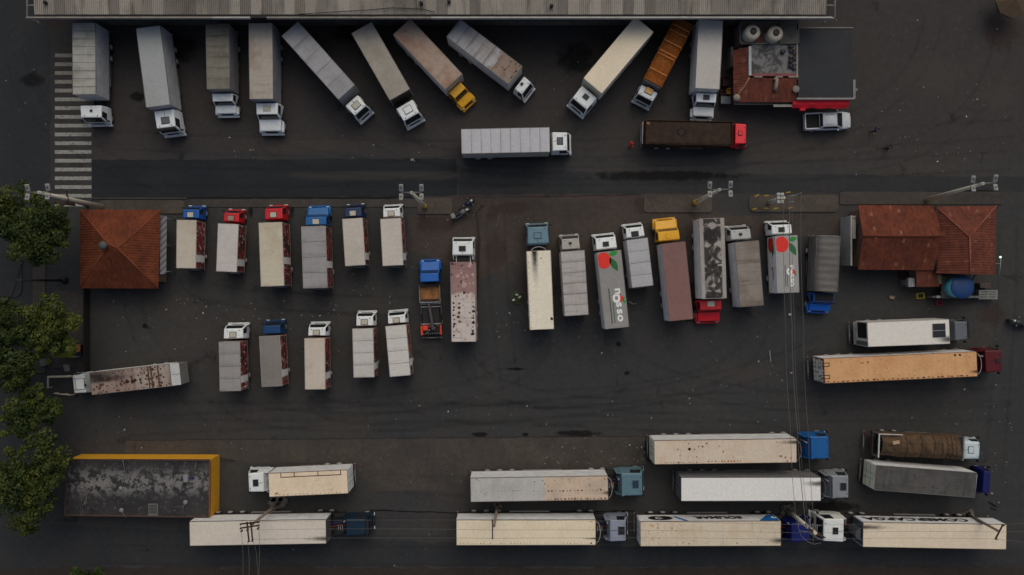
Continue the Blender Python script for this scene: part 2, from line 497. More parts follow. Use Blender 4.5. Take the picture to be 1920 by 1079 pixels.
# tyre tracks curving from the lanes into the bays
M_track = stainmat('tyre_track', (.012, .0115, .011), .075)
rr = random.Random(77); zt = .0345
def track(p0, p1, p2, gap=1.9, wd=.55):
    global zt
    P0, P1, P2 = (Vector(W(*p)) for p in (p0, p1, p2))
    for off in (-gap / 2, gap / 2):
        zt += .0003; L_, R_ = [], []
        for k in range(25):
            t = k / 24; p = P0 * (1 - t) ** 2 + P1 * 2 * t * (1 - t) + P2 * t * t
            d_ = ((P1 - P0) * (1 - t) + (P2 - P1) * t).normalized(); nn = Vector((-d_.y, d_.x, 0))
            L_.append(p + nn * (off + wd / 2)); R_.append(p + nn * (off - wd / 2))
        for k in range(24):
            q = [R_[k], R_[k + 1], L_[k + 1], L_[k]]
            f = mb.face([(v.x, v.y, zt) for v in q], M_track, [(0, -1.0), (0, -1.0), (0, 1.0), (0, 1.0)])
            if f.normal.z < 0: f.normal_flip()
for a in [((1900, 770), (1300, 780), (300, 770)), ((1900, 745), (1200, 750), (240, 800)), ((1560, 640), (1300, 770), (700, 790)), ((1420, 610), (1420, 740), (1000, 750)), ((870, 660), (880, 770), (1300, 770)), ((1015, 630), (1020, 740), (600, 770)), ((1150, 625), (1150, 730), (1560, 760)),
    ((430, 750), (440, 800), (800, 790)), ((590, 745), (600, 800), (1000, 770)), ((740, 720), (750, 790), (1100, 780)), ((355, 520), (360, 570), (700, 570)), ((515, 550), (520, 575), (800, 575)), ((1900, 240), (1000, 310), (180, 260)), ((1900, 300), (1200, 345), (200, 330)), ((500, 260), (520, 320), (1000, 330)), ((690, 240), (760, 320), (1200, 320)), ((1080, 220), (1030, 310), (600, 330)), ((1880, 60), (1860, 300), (1500, 320)), ((1750, 20), (1740, 250), (1300, 310)),
    ((700, 990), (770, 990), (850, 990)), ((700, 905), (800, 910), (875, 912)), ((1600, 850), (1400, 790), (1000, 780)), ((1890, 420), (1890, 620), (1860, 900)), ((930, 400), (930, 560), (960, 740)), ((250, 560), (250, 650), (400, 780)), ((200, 1040), (1000, 1045), (1900, 1045)), ((30, 100), (40, 260), (300, 340))]:
    track(*a)
tag(mb.obj('ground_stains'), kind='structure')

# scattered litter: small scraps nobody could count
mb = MB(); LM = [paint('paper_scrap', G(140, 138, 132), .8, .4), paint('tan_scrap', G(98, 90, 80), .8, .4), paint('grey_scrap', G(96, 96, 96), .8, .4), paint('teal_scrap', G(40, 110, 90), .7, .3)]
rr = random.Random(21)
zones = [(330, 560, 640, 600, 34), (640, 500, 790, 590, 18), (930, 560, 1120, 640, 46), (640, 740, 1240, 820, 44), (1020, 820, 1210, 870, 46), (1560, 20, 1900, 330, 60), (180, 560, 400, 660, 18), (1250, 610, 1560, 800, 32), (600, 840, 880, 930, 26), (0, 60, 110, 260, 16), (1700, 560, 1900, 800, 22), (420, 250, 860, 300, 22), (540, 590, 660, 700, 12), (1120, 560, 1160, 700, 8), (1590, 770, 1900, 820, 20), (1840, 840, 1890, 960, 14), (180, 780, 460, 850, 18), (360, 960, 1100, 1070, 16), (780, 400, 1000, 470, 24), (1000, 80, 1090, 230, 10), (240, 380, 330, 560, 8)]
for x0, y0, x1, y1, n in zones:
    for _ in range(n):
        p = W(rr.uniform(x0, x1), rr.uniform(y0, y1)); s_ = rr.choice((.035, .04, .05, .05, .07, .10))
        a = rr.random() * 6.28
        M = Matrix.Rotation(a, 3, 'Z') @ Matrix.Rotation(rr.uniform(-.4, .4), 3, 'X')
        mb.box((p.x, p.y, .16 if False else .05), (s_ * rr.uniform(.8, 2.0), s_, .03), LM[rr.choice((0, 0, 0, 1, 1, 2, 2, 2)) if rr.random() > .015 else 3], 0, 0, M)
o = mb.obj('litter'); tag(o, 'small pale scraps of litter scattered over the dark asphalt', 'litter', None, 'stuff')
# ------------------------------------------------------------------ trucks
M_tail = paint('tail_lamp_glass', (.10, .012, .012), .3, .4)
def wheel_mesh():
    mb = MB(); mb.lathe((0, 0, 0), [(.30, -.15), (.46, -.15), (.50, -.11), (.51, 0), (.50, .11), (.46, .15), (.30, .15)], M_rub, 24, 'Y')
    t = mb.mesh('wheel')
    mb = MB(); mb.lathe((0, 0, 0), [(.10, -.165), (.30, -.16), (.31, -.12), (.31, .12), (.30, .16), (.22, .17), (.12, .20), (.10, .20)], M_rim, 18, 'Y')
    return t, mb.mesh('rim')
WHEEL, RIM = wheel_mesh()
def wheel(parent, x, y, sx=1.0, r=.5):
    w = link('wheel', WHEEL, parent, (x, y, r * 1.02)); k = r / .5
    s = 1 if y > 0 else -1
    w.scale = (k, sx * s, k)
    link('rim', RIM, w)
    return w
P_ = {}
def cabover(root, xr, xf, yc, hw, hc, col, hatch=None, visor=False, dark_roof=False, low=False, fairing=False, mirror=True, bev=None):
    m = paint('cab_paint', col, .34, .22)
    hb = hw + .12; zb = .57 * hc; rk = .34
    def pr(x, z, h): return [(x, yc - h, z), (x, yc + h, z)]
    V = pr(xr, .72, hb) + pr(xr, zb, hb) + pr(xr + .10, hc, hw) + pr(xf, hc - .04, hw - .05) + pr(xf + rk, zb, hb - .03) + pr(xf + rk + .07, .5, hb - .02)
    Fc = [(0, 1, 3, 2), (2, 3, 5, 4), (4, 5, 7, 6), (6, 7, 9, 8), (8, 9, 11, 10), (10, 11, 1, 0),
          (0, 2, 8, 10), (2, 4, 6, 8), (1, 11, 9, 3), (3, 9, 7, 5)]
    mb = MB(); mb.solid(V, Fc, m, bev or (.13 if hc > 2.85 else .10), 4)
    cab = mb.obj('cab', root)
    V = [Vector(v) for v in V]
    mb = MB(); mb.slab((V[8], V[9], V[7], V[6]), M_glass, .07, .93, .10, .90, .012, .03); mb.obj('windshield', cab)
    # side windows
    for q in ((V[2], V[8], V[6], V[4]), (V[9], V[3], V[5], V[7])):
        l = q[0].y < yc
        mb = MB(); mb.slab(q, M_glass, (.45 if l else .10), (.90 if l else .55), .12, .86, .014, .03); mb.obj('side_window', cab)
    mb = MB(); mb.slab((V[10], V[11], V[9], V[8]), M_dark, .22, .78, .30, .72, .014, .03); mb.obj('grille', cab)
    mb = MB(); mb.box((xf + rk + .12, yc, .48), (.22, hb * 2 + .02, .36), paint('bumper_plastic', scale3(col, .75), .5, .3), .05); mb.obj('bumper', cab)
    for s in (-1, 1):
        mb = MB(); mb.box((xf + rk + .20, yc + s * (hb - .24), .62), (.10, .34, .18), M_lamp, .03); mb.obj('headlight', cab)
        if mirror:
            mb = MB(); mb.tube([(xf + .12, yc + s * (hb - .08), zb + .45), (xf + .22, yc + s * (hb + .16), zb + .5)], .02, M_dark, 6)
            mb.box((xf + .24, yc + s * (hb + .17), zb + .28), (.12, .20, .46), M_dark, .03); mb.obj('mirror', cab)
    mb = MB()
    for s in (-.55, .05):
        mb.tube([(xf + rk - .02, yc + s * hb, zb + .08), (xf + rk * .62, yc + s * hb + .42, zb + .42 * (hc - zb))], .012, M_dark, 5)
    mb.obj('wiper', cab)
    if visor:
        mb = MB(); mb.box((xf + .16, yc, hc - .12), (.26, hw * 1.75, .05), M_dark, .02, 0, Matrix.Rotation(.3, 3, 'Y')); mb.obj('sun_visor', cab)
    if hatch:
        hcx, hs, hcol = hatch
        L = xf - xr
        mb = MB(); cx = xr + L * hcx
        mb.box((cx, yc + .04, hc + .015), (hs, hs * 1.25, .09), paint('hatch_lid', hcol, .45, .4), .025)
        mb.box((cx, yc + .04, hc - .01), (hs + .1, hs * 1.25 + .1, .05), M_dark if sum(hcol) > .12 else paint('hatch_frame', scale3(col, .8)), .01)
        mb.obj('roof_hatch', cab)
        mb = MB(); mb.tube([(cx - hs * .5, yc + .1, hc + .02), (xr + .25, yc + .02, hc + .03), (xr + .05, yc - .02, hc - .1)], .014, M_dark, 5); mb.obj('cable', cab)
    mb = MB()
    for s in (-.62, .62): mb.box((xf - .16, yc + s * hw, hc + .0), (.10, .07, .06), M_dark, .02)
    mb.obj('marker_lamp', cab)
    if hc > 2.95:                           # aerodynamic panels closing on the trailer
        for s in (-1, 1):
            y0 = yc + s * (hb - .04)
            mb = MB(); mb.solid([(xr + .12, y0, .8), (xr - .42, y0 - s * .06, .8), (xr - .34, y0 - s * .16, hc - .45), (xr + .16, y0 - s * .10, hc - .15), (xr + .12, y0 - s * .05, .8), (xr - .42, y0 - s * .11, .8), (xr - .34, y0 - s * .21, hc - .45), (xr + .16, y0 - s * .15, hc - .15)],
                [(0, 1, 2, 3), (7, 6, 5, 4), (0, 4, 5, 1), (1, 5, 6, 2), (2, 6, 7, 3), (3, 7, 4, 0)], m); mb.obj('side_fairing', cab)
    if fairing:
        mb = MB(); k = hw - .05
        V2 = [(xr + .12, yc - k, hc - .05), (xr + .12, yc + k, hc - .05), (xr + .12, yc - k, hc + .45), (xr + .12, yc + k, hc + .45), (xr + .95, yc - k * .8, hc - .03), (xr + .95, yc + k * .8, hc - .03)]
        mb.solid(V2, [(0, 1, 3, 2), (2, 3, 5, 4), (0, 2, 4), (1, 5, 3), (0, 4, 5, 1)], m, .04); mb.obj('wind_deflector', cab)
    return cab
def bonnetcab(root, xr, xt, yc, hw, hc, col, hatch=None, rfrac=.42, roofcol=None, mirror=True):
    m = paint('cab_paint', col, .34, .22)
    L = xt - xr; hb = hw + .08; zb = .64 * hc
    x0, x1 = xr + L * rfrac, xr + L * (rfrac + .14)
    def pr(x, z, h): return [(x, yc - h, z), (x, yc + h, z)]
    V = pr(xr, .72, hb) + pr(xr, zb, hb) + pr(xr + .08, hc, hw - .04) + pr(x0, hc - .03, hw - .07) + pr(x1, zb + .02, hb - .04)
    mb = MB(); mb.solid(V, [(0, 1, 3, 2), (2, 3, 5, 4), (4, 5, 7, 6), (6, 7, 9, 8), (8, 9, 1, 0), (0, 2, 8), (2, 4, 6, 8), (1, 9, 3), (3, 9, 7, 5)], m, .07, 3)
    cab = mb.obj('cab', root); V = [Vector(v) for v in V]
    V2 = pr(x1 - .05, .6, hb - .05) + pr(x1 - .05, zb, hb - .05) + pr(xt - .12, zb - .22, hb - .14) + pr(xt, .55, hb - .10)
    mb = MB(); mb.solid(V2, [(0, 1, 3, 2), (2, 3, 5, 4), (4, 5, 7, 6), (6, 7, 1, 0), (0, 2, 4, 6), (1, 7, 5, 3)], m, .13, 3); mb.obj('bonnet', cab)
    for s in (-1, 1):
        mb = MB(); mb.box((xt - L * .22, yc + s * (hb - .14), .92), (L * .40, .42, .42), m, .12); mb.obj('fender', cab)
        mb = MB(); mb.box((xt - .03, yc + s * (hb - .26), .95), (.10, .28, .2), M_lamp, .03); mb.obj('headlight', cab)
        if mirror:
            mb = MB(); mb.tube([(x0, yc + s * (hb - .06), zb + .35), (x0 + .12, yc + s * (hb + .18), zb + .4)], .02, M_dark, 6)
            mb.box((x0 + .13, yc + s * (hb + .19), zb + .2), (.10, .2, .4), M_dark, .03); mb.obj('mirror', cab)
    mb = MB(); mb.slab((V[8], V[9], V[7], V[6]), M_glass, .06, .94, .08, .92, .014, .03); mb.obj('windshield', cab)
    for q in ((V[2], V[8], V[6], V[4]), (V[9], V[3], V[5], V[7])):
        l = q[0].y < yc
        mb = MB(); mb.slab(q, M_glass, .15 if l else .18, .82 if l else .85, .15, .82, .014, .03); mb.obj('side_window', cab)
    V3 = [Vector(v) for v in V2]
    mb = MB(); mb.slab((V3[6], V3[7], V3[5], V3[4]), M_dark, .2, .8, .25, .85, .012, .03); mb.obj('grille', cab)
    mb = MB(); mb.box((xt + .08, yc, .55), (.2, hb * 2 - .06, .3), paint('bumper_plastic', scale3(col, .8), .5, .3), .05); mb.obj('bumper', cab)
    if hatch:
        hcx, hs, hcol = hatch
        mb = MB(); mb.box((xr + L * rfrac * hcx, yc, hc + .03), (hs, hs * 1.3, .08), paint('hatch_lid', hcol, .45, .4), .02); mb.obj('roof_hatch', cab)
    if roofcol:
        mb = MB(); mb.slab((V[4], V[5], V[7], V[6]), paint('cab_roof_cover', roofcol, .7, .4), .03, .97, .03, .97, .02, .03); mb.obj('cab_roof', cab)
    return cab

def frame_of(quad, dr, h):
    TL, TR, BR, BL = (W(x, y, h) for x, y in quad)
    fr = {'U': (TL, TR, BL, BR), 'D': (BL, BR, TL, TR), 'L': (TL, BL, TR, BR), 'R': (TR, BR, TL, BL)}[dr]
    F0, R0 = (fr[0] + fr[1]) / 2, (fr[2] + fr[3]) / 2
    u = (F0 - R0); L = u.length; u.normalize(); v = Vector((-u.y, u.x, 0))
    w = (abs((fr[1] - fr[0]).dot(v)) + abs((fr[3] - fr[2]).dot(v))) / 2
    return F0, R0, u, v, L, w
def bbq(b): return ((b[0], b[1]), (b[2], b[1]), (b[2], b[3]), (b[0], b[3]))

def flat(mb, pts, z, m):
    vs_ = [mb.bm.verts.new((p[0], p[1], z)) for p in pts]
    f = mb.bm.faces.new(vs_); f.material_index = mb.mi(m); f.normal_update()
    if f.normal.z < 0: f.normal_flip()
RUST, DRUST, TANR = C(92, 52, 36), C(46, 28, 22), C(132, 100, 78)
def truck(name, label, quad, dr, h, cab, body='box', roof=None, side=(.5, .5, .5), rear=None, seams=0, axles=None, banner=None, trim=True, nose=None, zb=1.0, door=True, frame_rear=0.0, group='trucks parked in the yard', front=None, cross=None, dots=None):
    F0, R0, u, v, L, w = frame_of(quad, dr, h)
    root = empty(name, (F0.x, F0.y, 0), math.atan2(u.y, u.x), label, 'truck', group)
    hw = w / 2
    ms = paint('cargo_side_panel', tuple(min(.8, v * 2.7) for v in side), .5, .35)
    if callable(roof): roof = roof(L, seams)
    # cab
    kind, cq, col, hc = cab['kind'], cab['q'], cab['col'], cab.get('hc', 2.6)
    if len(cq) == 4 and not isinstance(cq[0], tuple): cq = bbq(cq)
    cF, cR, cu, cv, cL, cw = frame_of(cq, dr, hc if kind != 'bonnet' else hc - .5)
    xr, xf = (cR - F0).dot(u), (cF - F0).dot(u)
    yc = max(-.22, min(.22, ((cF + cR) / 2 - F0).dot(v)))
    xr = max(xr, .10)
    chw = min(cw / 2, 1.22)
    if kind == 'bonnet':
        bonnetcab(root, xr, xf, yc, min(chw, 1.14), hc, col, cab.get('hatch'), cab.get('rfrac', .42), cab.get('roofcol'))
        xw = xf - .75
    else:
        cabover(root, xr, xf, yc, min(chw, 1.16), hc, col, cab.get('hatch'), cab.get('visor', False), fairing=cab.get('fairing', False), bev=cab.get('bev'))
        xw = xf - .25
    # chassis
    long_ = axles == 'semi'
    mb = MB()
    for s in (-.42, .42): mb.box(((-L + xw) / 2, s, .82), (L + xw, .12, .24), M_dark)
    for k in range(int(L // 1.6)): mb.box((-.6 - k * 1.6, 0, .86), (.10, min(w - .1, 2.3), .10), M_dark)
    mb.obj('chassis', root)
    rw = .5 if h > 3.4 else .43
    yo = hw - .17
    wheel(root, xw, yc + chw * .92, 1.0, rw); wheel(root, xw, yc - chw * .92, 1.0, rw)
    if long_:
        for x in (-L + 1.6, -L + 2.9, -L + 4.2, -1.35, -.15):
            for s in (-1, 1): wheel(root, x, s * (yo - .12), 1.75, rw)
        for s in (-1, 1):
            mb = MB()
            for z in (.55, .85): mb.box((-L * .47, s * (hw - .05), z), (L * .30, .04, .12), M_alu, .01)
            for k in range(4): mb.box((-L * .47 + (k - 1.5) * L * .09, s * (hw - .09), .75), (.05, .05, .5), M_dark)
            mb.obj('side_guard', root)
        # trailer landing legs, tractor deck
        mb = MB()
        for s in (-1, 1): mb.box((-2.9, s * .7, .65), (.14, .14, 1.1), M_steel); mb.box((-2.9, s * .7, .08), (.3, .3, .05), M_steel)
        mb.obj('landing_leg', root)
        if xr > .5:
            mb = MB(); mb.box((xr * .5, 0, 1.05), (xr * .9, min(1.9, w - .4), .06), M_dark)
            for k in range(3): mb.box((xr * .5 + (k - 1) * .22, -.5, 1.14), (.08, .7, .05), M_alu)
            mb.box((xr * .45, .85, 1.0), (xr * .7, .5, .55), M_dark, .06)
            mb.box((xr * .45, -.95, .95), (xr * .7, .5, .6), M_dark, .06)
            mb.obj('tractor_deck', root)
            mb = MB(); mb.tube([(xr - .12, hw - .62, 1.0), (xr - .12, hw - .62, hc - .1)], .075, M_alu, 10); mb.obj('exhaust_pipe', root)
            mb = MB()
            for s, a in ((-.15, .35), (.15, .5)):
                mb.tube([(xr, s, 1.7), (xr * .7, s + .05, 1.45 - a * .3), (xr * .4, s - .05, 1.35 - a * .3), (.06, s, 1.75)], .03, paint('air_hose', (.3, .03, .03) if s < 0 else (.03, .05, .25), .5, .2), 7)
            mb.obj('air_hose', root)
    else:
        xs = (-L + 1.5, -L + 2.75) if L > 6.6 else (-L * .74,)
        for x in xs:
            for s in (-1, 1): wheel(root, x, s * (yo - .10), 1.75, rw)
        mb = MB(); mb.box((-L * .28, hw - .32, .72), (1.0, .5, .5), M_alu, .08); mb.obj('fuel_tank', root)
        mb = MB(); mb.box((-L * .3, -hw + .3, .74), (.8, .45, .45), M_dark, .04); mb.obj('battery_box', root)
        for s in (-1, 1):
            mb = MB()
            for z in (.6, .85): mb.box((-L * .42, s * (hw - .05), z), (L * .28, .03, .09), M_steel, .01)
            mb.obj('side_guard', root)
    # rear bumper with lamps
    mb = MB(); mb.box((-L - .12 - frame_rear, 0, .52), (.12, w - .12, .14), M_steel, .02)
    for s in (-.6, .6): mb.box((-L - .08 - frame_rear * .5, s, .68), (.10 + frame_rear, .08, .34), M_dark)
    rb = mb.obj('rear_bumper', root)
    for s in (-1, 1):
        mb = MB(); mb.box((-L - .14 - frame_rear, s * (hw - .28), .70), (.08, .32, .14), M_tail, .02); mb.obj('tail_lamp', rb)
    # ---- cargo body
    if body == 'box':
        mb = MB(); mb.box((-L / 2, 0, (zb + h - .03) / 2), (L, w, h - .03 - zb), ms, .02, seg=1)
        # vertical posts on the sides
        n = max(3, int(L / 1.3))
        for k in range(n + 1):
            for s in (-1, 1): mb.box((-.05 - (L - .1) * k / n, s * hw, (zb + h) / 2), (.05, .03, h - zb - .14), ms)
        bx = mb.obj('cargo_box', root)
        mb = MB(); mr = roof
        mb.box((-L / 2, 0, h - .02), (L - .02, w - .02, .05), mr, .012, seg=1)
        if seams:
            for k in range(1, seams): mb.box((-L * k / seams, 0, h + .006), (.03, w - .06, .012), M_seam)
        if cross:
            for pts in cross:
                for a, b_ in zip(pts, pts[1:]):
                    a, b_ = Vector(a), Vector(b_); dd = b_ - a
                    mb.box(((a.x + b_.x) / 2, (a.y + b_.y) / 2, h + .012), (abs(dd.x) + .08, abs(dd.y) + .08, .014), paint('brown_strip', C(66, 42, 30), .7, .3))
        if dots:                             # rust spots, rivets and small patch plates on the sheet
            for (x0, x1, y, n, sz, c, jit) in dots:
                rq = random.Random(int(abs(x0 * 13 + y * 7) * 10) + n)
                for k in range(n):
                    px_, py_ = x0 + (x1 - x0) * (k + .5) / n + rq.uniform(-jit, jit), y + rq.uniform(-jit, jit) * (.4 if jit < .3 else 1.0)
                    r_ = sz * rq.uniform(.5, 1.35); m_ = rq.randint(5, 9); a0 = rq.random()
                    px_ = max(-L + .2, min(-.2, px_)); py_ = max(-hw + .16, min(hw - .16, py_))
                    z_ = h + .009 + .0006 * (k % 9) + .0007 * rq.random()
                    flat(mb, [(px_ + r_ * rq.uniform(.75, 1.15) * math.cos(a0 + 6.283 * q / m_), py_ + r_ * rq.uniform(.75, 1.15) * math.sin(a0 + 6.283 * q / m_)) for q in range(m_)], z_, paint('rust_spot', c, .85, .4))
        mb.obj('roof', bx)
        if trim:
            mt = paint('roof_edge_trim', C(96, 92, 86) if trim is True else trim, .5, .4, .2)
            mb = MB()
            for s in (-1, 1):
                mb.box((-L / 2, s * (hw - .01), h - .02), (L + .05, .06, .075), mt, .012, seg=1)
            for x in (.012, -L - .012): mb.box((x, 0, h - .035), (.05, w - .1, .07), mt, .012, seg=1)
            for s in (-1, 1): mb.box((-L / 2, s * (hw + .005), zb + .05), (L, .05, .12), mt, .01, seg=1)
            mb.obj('edge_trim', bx)
        if door:
            md = paint('rear_door_panel', scale3(rear or side, 1.7), .5, .4)
            for s in (-1, 1):
                mb = MB(); mb.box((-L - .015, s * hw * .5, (zb + h) / 2), (.04, hw - .08, h - zb - .2), md, .01, seg=1)
                for q in (.25, .6): mb.box((-L - .04, s * hw * .5, zb + (h - zb) * q), (.03, hw - .2, .05), M_steel)
                dr_ = mb.obj('rear_door', bx)
                mb = MB(); mb.tube([(-L - .06, s * hw * .25, zb + .15), (-L - .06, s * hw * .25, h - .2)], .02, M_alu, 6); mb.obj('lock_rod', dr_)
        if front:
            mb = MB(); mb.box((.015, 0, (zb + h) / 2), (.04, w - .2, h - zb - .25), paint('front_bulkhead', scale3(front, 1.6), .5, .4), .01); mb.obj('front_panel', bx)
        if banner:
            mb = MB(); mb.box((-L / 2, -hw - .02, (zb + h) / 2 + .05), (L - .25, .02, h - zb - .25), banner); mb.obj('side_banner', bx)
        if nose:
            pts = [(-.02, -hw * nose[1] * 1.0, h - .06)] + [(math.sin(a) * nose[0], -math.cos(a) * hw * nose[1], h - .06) for a in [math.pi * k / 14 for k in range(1, 14)]] + [(-.02, hw * nose[1], h - .06)]
            mb = MB(); mb.tube(pts, .028, paint('nose_rail', scale3(nose[2], .6), .5, .3), 8)
            if len(nose) > 3: mb.ext([(p[0], p[1]) for p in pts[1:-1]], zb + .5, h - .2, paint('cooling_unit', nose[3], .6, .4))
            mb.obj('nose_fairing', bx)
        return root, bx, L, w, h
    return root, None, L, w, h

def mural(seed, red=.5):
    b = NB('printed_side_banner')
    co = b.tc('Object', (seed * 4.3, 0, seed), (1, 1, 1))
    n = b.noise(co, .8, 2, .5)
    col = b.mix(b.step(n, .46, .54), C(112, 38, 34), C(52, 40, 40))
    n2 = b.noise(co, 1.5, 3, .6)
    col = b.mix(b.step(n2, .55, .60), col, C(150, 66, 56))
    v = b.noise(co, 3.2, 3, .6)
    col = b.mix(b.step(v, .60, .64), col, C(214, 208, 200))
    x = b.xyz(b.tc('Object'))[0]
    f = b.math('MULTIPLY', b.step(x, -4.25, -4.2), b.step(x, -3.55, -3.5, 1, 0))
    col = b.mix(f, col, C(220, 216, 210))
    return b.done(col, .5)
BLUE, DBLUE, RED, YEL = C(20, 78, 150), C(14, 40, 78), C(178, 26, 36), C(205, 150, 22)
WHT, GREYW, STEEL = C(206, 210, 210), C(150, 150, 148), C(88, 116, 130)
HB, HW_ = C(22, 24, 27), C(168, 164, 150)
def mid(r, g, b):
    m = max(r, g, b); k = 1.13 if m < 162 else 1.13 - min(1, (m - 162) / 30) * .13
    g_ = (r + g + b) / 3; q = .22 if m < 190 else .12
    return C(*((v * (1 - q) + g_ * q) * k for v in (r, g, b)))
def RM(r, g, b, **k): return lambda L, n: roofmat(mid(r, g, b), band=(L / n if n else None), **k)
CO, BN = 'cabover', 'bonnet'
def cab(kind, q, col, hc=2.6, **k): return dict(kind=kind, q=q, col=col, hc=hc, **k)
OL, RU = C(84, 80, 58), C(134, 92, 62)

# --- row backed up to the warehouse dock
truck('box_truck', 'grey box truck with olive stained roof standing over the crossing stripes', [(135.2, 43.4), (179.3, 42.9), (179.8, 177.1), (136.4, 177.6)], 'D', 3.8, cab(CO, (150.4, 196.4, 190, 220), WHT, 2.6, hatch=(.5, .22, HB)), roof=RM(132, 131, 124, stain=OL, amt=.55, seed=1), side=C(112, 112, 114), seams=9)
truck('box_truck', 'plain pale grey long box truck with clean roof, second from the crossing stripes', [(255.2, 54.2), (300.2, 47.7), (319.5, 197.1), (273.7, 201.2)], 'D', 3.9, cab(CO, ((288, 206), (325, 204), (328.5, 237), (293, 241)), WHT, 2.8, hatch=(.62, .62, C(84, 88, 94)), visor=True), roof=RM(126, 130, 130, amt=.15, grime=.15, seed=2), side=C(105, 106, 106))
truck('box_truck', 'shorter truck with brownish dirty ribbed roof and rounded white bonnet cab', [(385.3, 45.8), (429.2, 45.8), (431.1, 166.3), (388.2, 168)], 'D', 3.6, cab(BN, (400.7, 173.5, 440, 213), WHT, 2.4, hatch=(.5, .5, WHT)), roof=RM(100, 95, 84, stain=C(70, 62, 46), amt=.6, grime=.6, seed=3), side=C(78, 78, 80), seams=6)
truck('box_truck', 'beige stained box truck with square white bonnet cab and tan roof hatch', [(465.8, 43.9), (511, 43.9), (512.3, 184.3), (468.2, 187.5)], 'D', 3.8, cab(BN, (480, 194, 526.5, 245.8), WHT, 2.7, hatch=(.5, .6, HW_)), roof=RM(136, 128, 117, stain=C(112, 90, 72), amt=.55, grime=.35, seed=4), side=C(84, 84, 88))
truck('box_truck', 'long grey truck parked askew with black windscreen and dark striped white cab', [(526.7, 68.2), (560.5, 40.5), (665.3, 161), (634.5, 185.5)], 'D', 3.9, cab(CO, ((645.3, 196.4), (670.6, 177.1), (686.7, 199.2), (662.6, 216)), WHT, 2.8, hatch=(.55, .6, HW_)), roof=RM(124, 124, 127, stain=C(104, 102, 100), amt=.4, grime=.25, seed=5), side=C(90, 90, 92), front=C(110, 110, 112), seams=5)
truck('box_truck', 'long beige grey truck parked askew with black front panel above its white cab', [(659, 63.1), (697.1, 41.4), (768.2, 166.3), (731.3, 189.2)], 'D', 3.9, cab(CO, ((741.7, 202.4), (773, 185.5), (785.3, 210), (756.3, 228)), WHT, 2.8, hatch=(.5, .65, WHT)), roof=RM(128, 122, 112, stain=C(116, 106, 88), amt=.5, grime=.15, seed=6), side=C(80, 78, 76), front=C(22, 21, 20))
truck('box_truck', 'rust tinged box truck with rounded yellow bonnet cab by the dock', [(736.9, 64.6), (769.9, 36.1), (867, 138.6), (834, 168.7)], 'D', 3.8, cab(BN, ((841.7, 173.5), (865.8, 154.2), (888.5, 184.5), (864.8, 204.6)), YEL, 2.4), roof=RM(138, 118, 103, stain=C(124, 86, 62), amt=.75, grime=.35, seed=7), side=C(148, 144, 136), front=C(140, 134, 124))
truck('box_truck', 'pale panelled box truck with rust stain near its front, parked slanting at the dock', [(836.4, 69.4), (863.9, 36.1), (980.2, 125.3), (952.5, 157.8)], 'D', 3.8, cab(CO, ((963.4, 166.3), (980.2, 143.4), (996.3, 152.2), (978.2, 177.5)), WHT, 2.6, hatch=(.4, .25, HB)), dots=[(-.3, -2.2, -.1, 14, .13, C(124, 96, 78), .8), (-.2, -.8, .2, 10, .09, DRUST, 1.0)], roof=RM(136, 137, 140, stain=C(108, 82, 62), amt=.4, grime=.45, seed=9, half=(-2.2, C(130, 116, 104), 2.5)), side=C(118, 118, 120), seams=7)
truck('box_truck', 'cream roofed box truck slanting the other way, white cab with black hatch', [(1190.1, 32.8), (1225.7, 59.8), (1129, 174.6), (1094.2, 147.3)], 'D', 4.0, cab(CO, ((1088.7, 159.9), (1120.6, 179.3), (1104.6, 205.1), (1074, 187)), WHT, 2.9, hatch=(.45, .5, HB)), roof=RM(214, 199, 172, amt=.15, grime=.10, seed=10), side=C(150, 146, 138), front=C(160, 152, 138), trim=C(190, 178, 156))
truck('box_truck', 'light grey box truck with square white bonnet cab beside the tank roofed building', [(1309.1, 37.5), (1356.9, 38.4), (1348.6, 165.4), (1304, 168)], 'D', 3.9, cab(BN, (1302.7, 168, 1341.6, 218), WHT, 2.7, hatch=(.5, .5, HB)), roof=RM(152, 147, 141, amt=.15, grime=.12, seed=11), side=C(142, 138, 132))
truck('box_truck', 'pale grey truck with evenly panelled roof standing crosswise in the top lane', [(864.6, 242.3), (1031.3, 238.8), (1029.6, 285.4), (866, 288.8)], 'R', 3.8, cab(CO, (1034, 248, 1063, 283), WHT, 2.7, hatch=(.55, .55, C(70, 78, 86))), roof=RM(150, 150, 155, amt=.10, grime=.08, seed=12), side=C(100, 98, 94), seams=9)

# --- two rows of small delivery trucks with red printed sides
SG = 'small delivery trucks with printed sides'
def small(label, quad, cq, col, roof, seams=0, kind=CO, hatch=HW_, hc=2.35, seed=1, h=3.25):
    return truck('delivery_truck', label, quad, 'U', h, cab(kind, cq, col, hc, hatch=(.45, .5, hatch) if hatch else None), roof=roof, side=C(92, 70, 66), seams=seams, trim=C(140, 134, 126), banner=mural(seed), zb=.9, group=SG, rear=C(88, 86, 82))
small('small blue cabbed delivery truck nearest the square tiled hut', [(331.9, 413.8), (368, 412.8), (367.8, 502.8), (330, 503.1)], (342.4, 393.4, 373, 411), BLUE, RM(158, 148, 132, amt=.35, grime=.12, seed=13), seed=1)
small('small red cabbed delivery truck with white framed pale roof', [(408.6, 419.7), (447.7, 421.2), (443.9, 509.2), (405.5, 509.8)], (419, 400, 448, 417.5), RED, RM(160, 152, 147, amt=.2, grime=.2, seed=14), hatch=C(140, 120, 108), seed=2)
small('red cabbed delivery truck with taller cream stained roof beside the blue bonnet truck', [(485.2, 419), (528.8, 416.5), (533.4, 535.2), (488.9, 538)], (496.3, 391.5, 529.7, 412.8), RED, RM(164, 154, 132, amt=.4, grime=.15, seed=15), seed=3, h=3.6, hc=2.6)
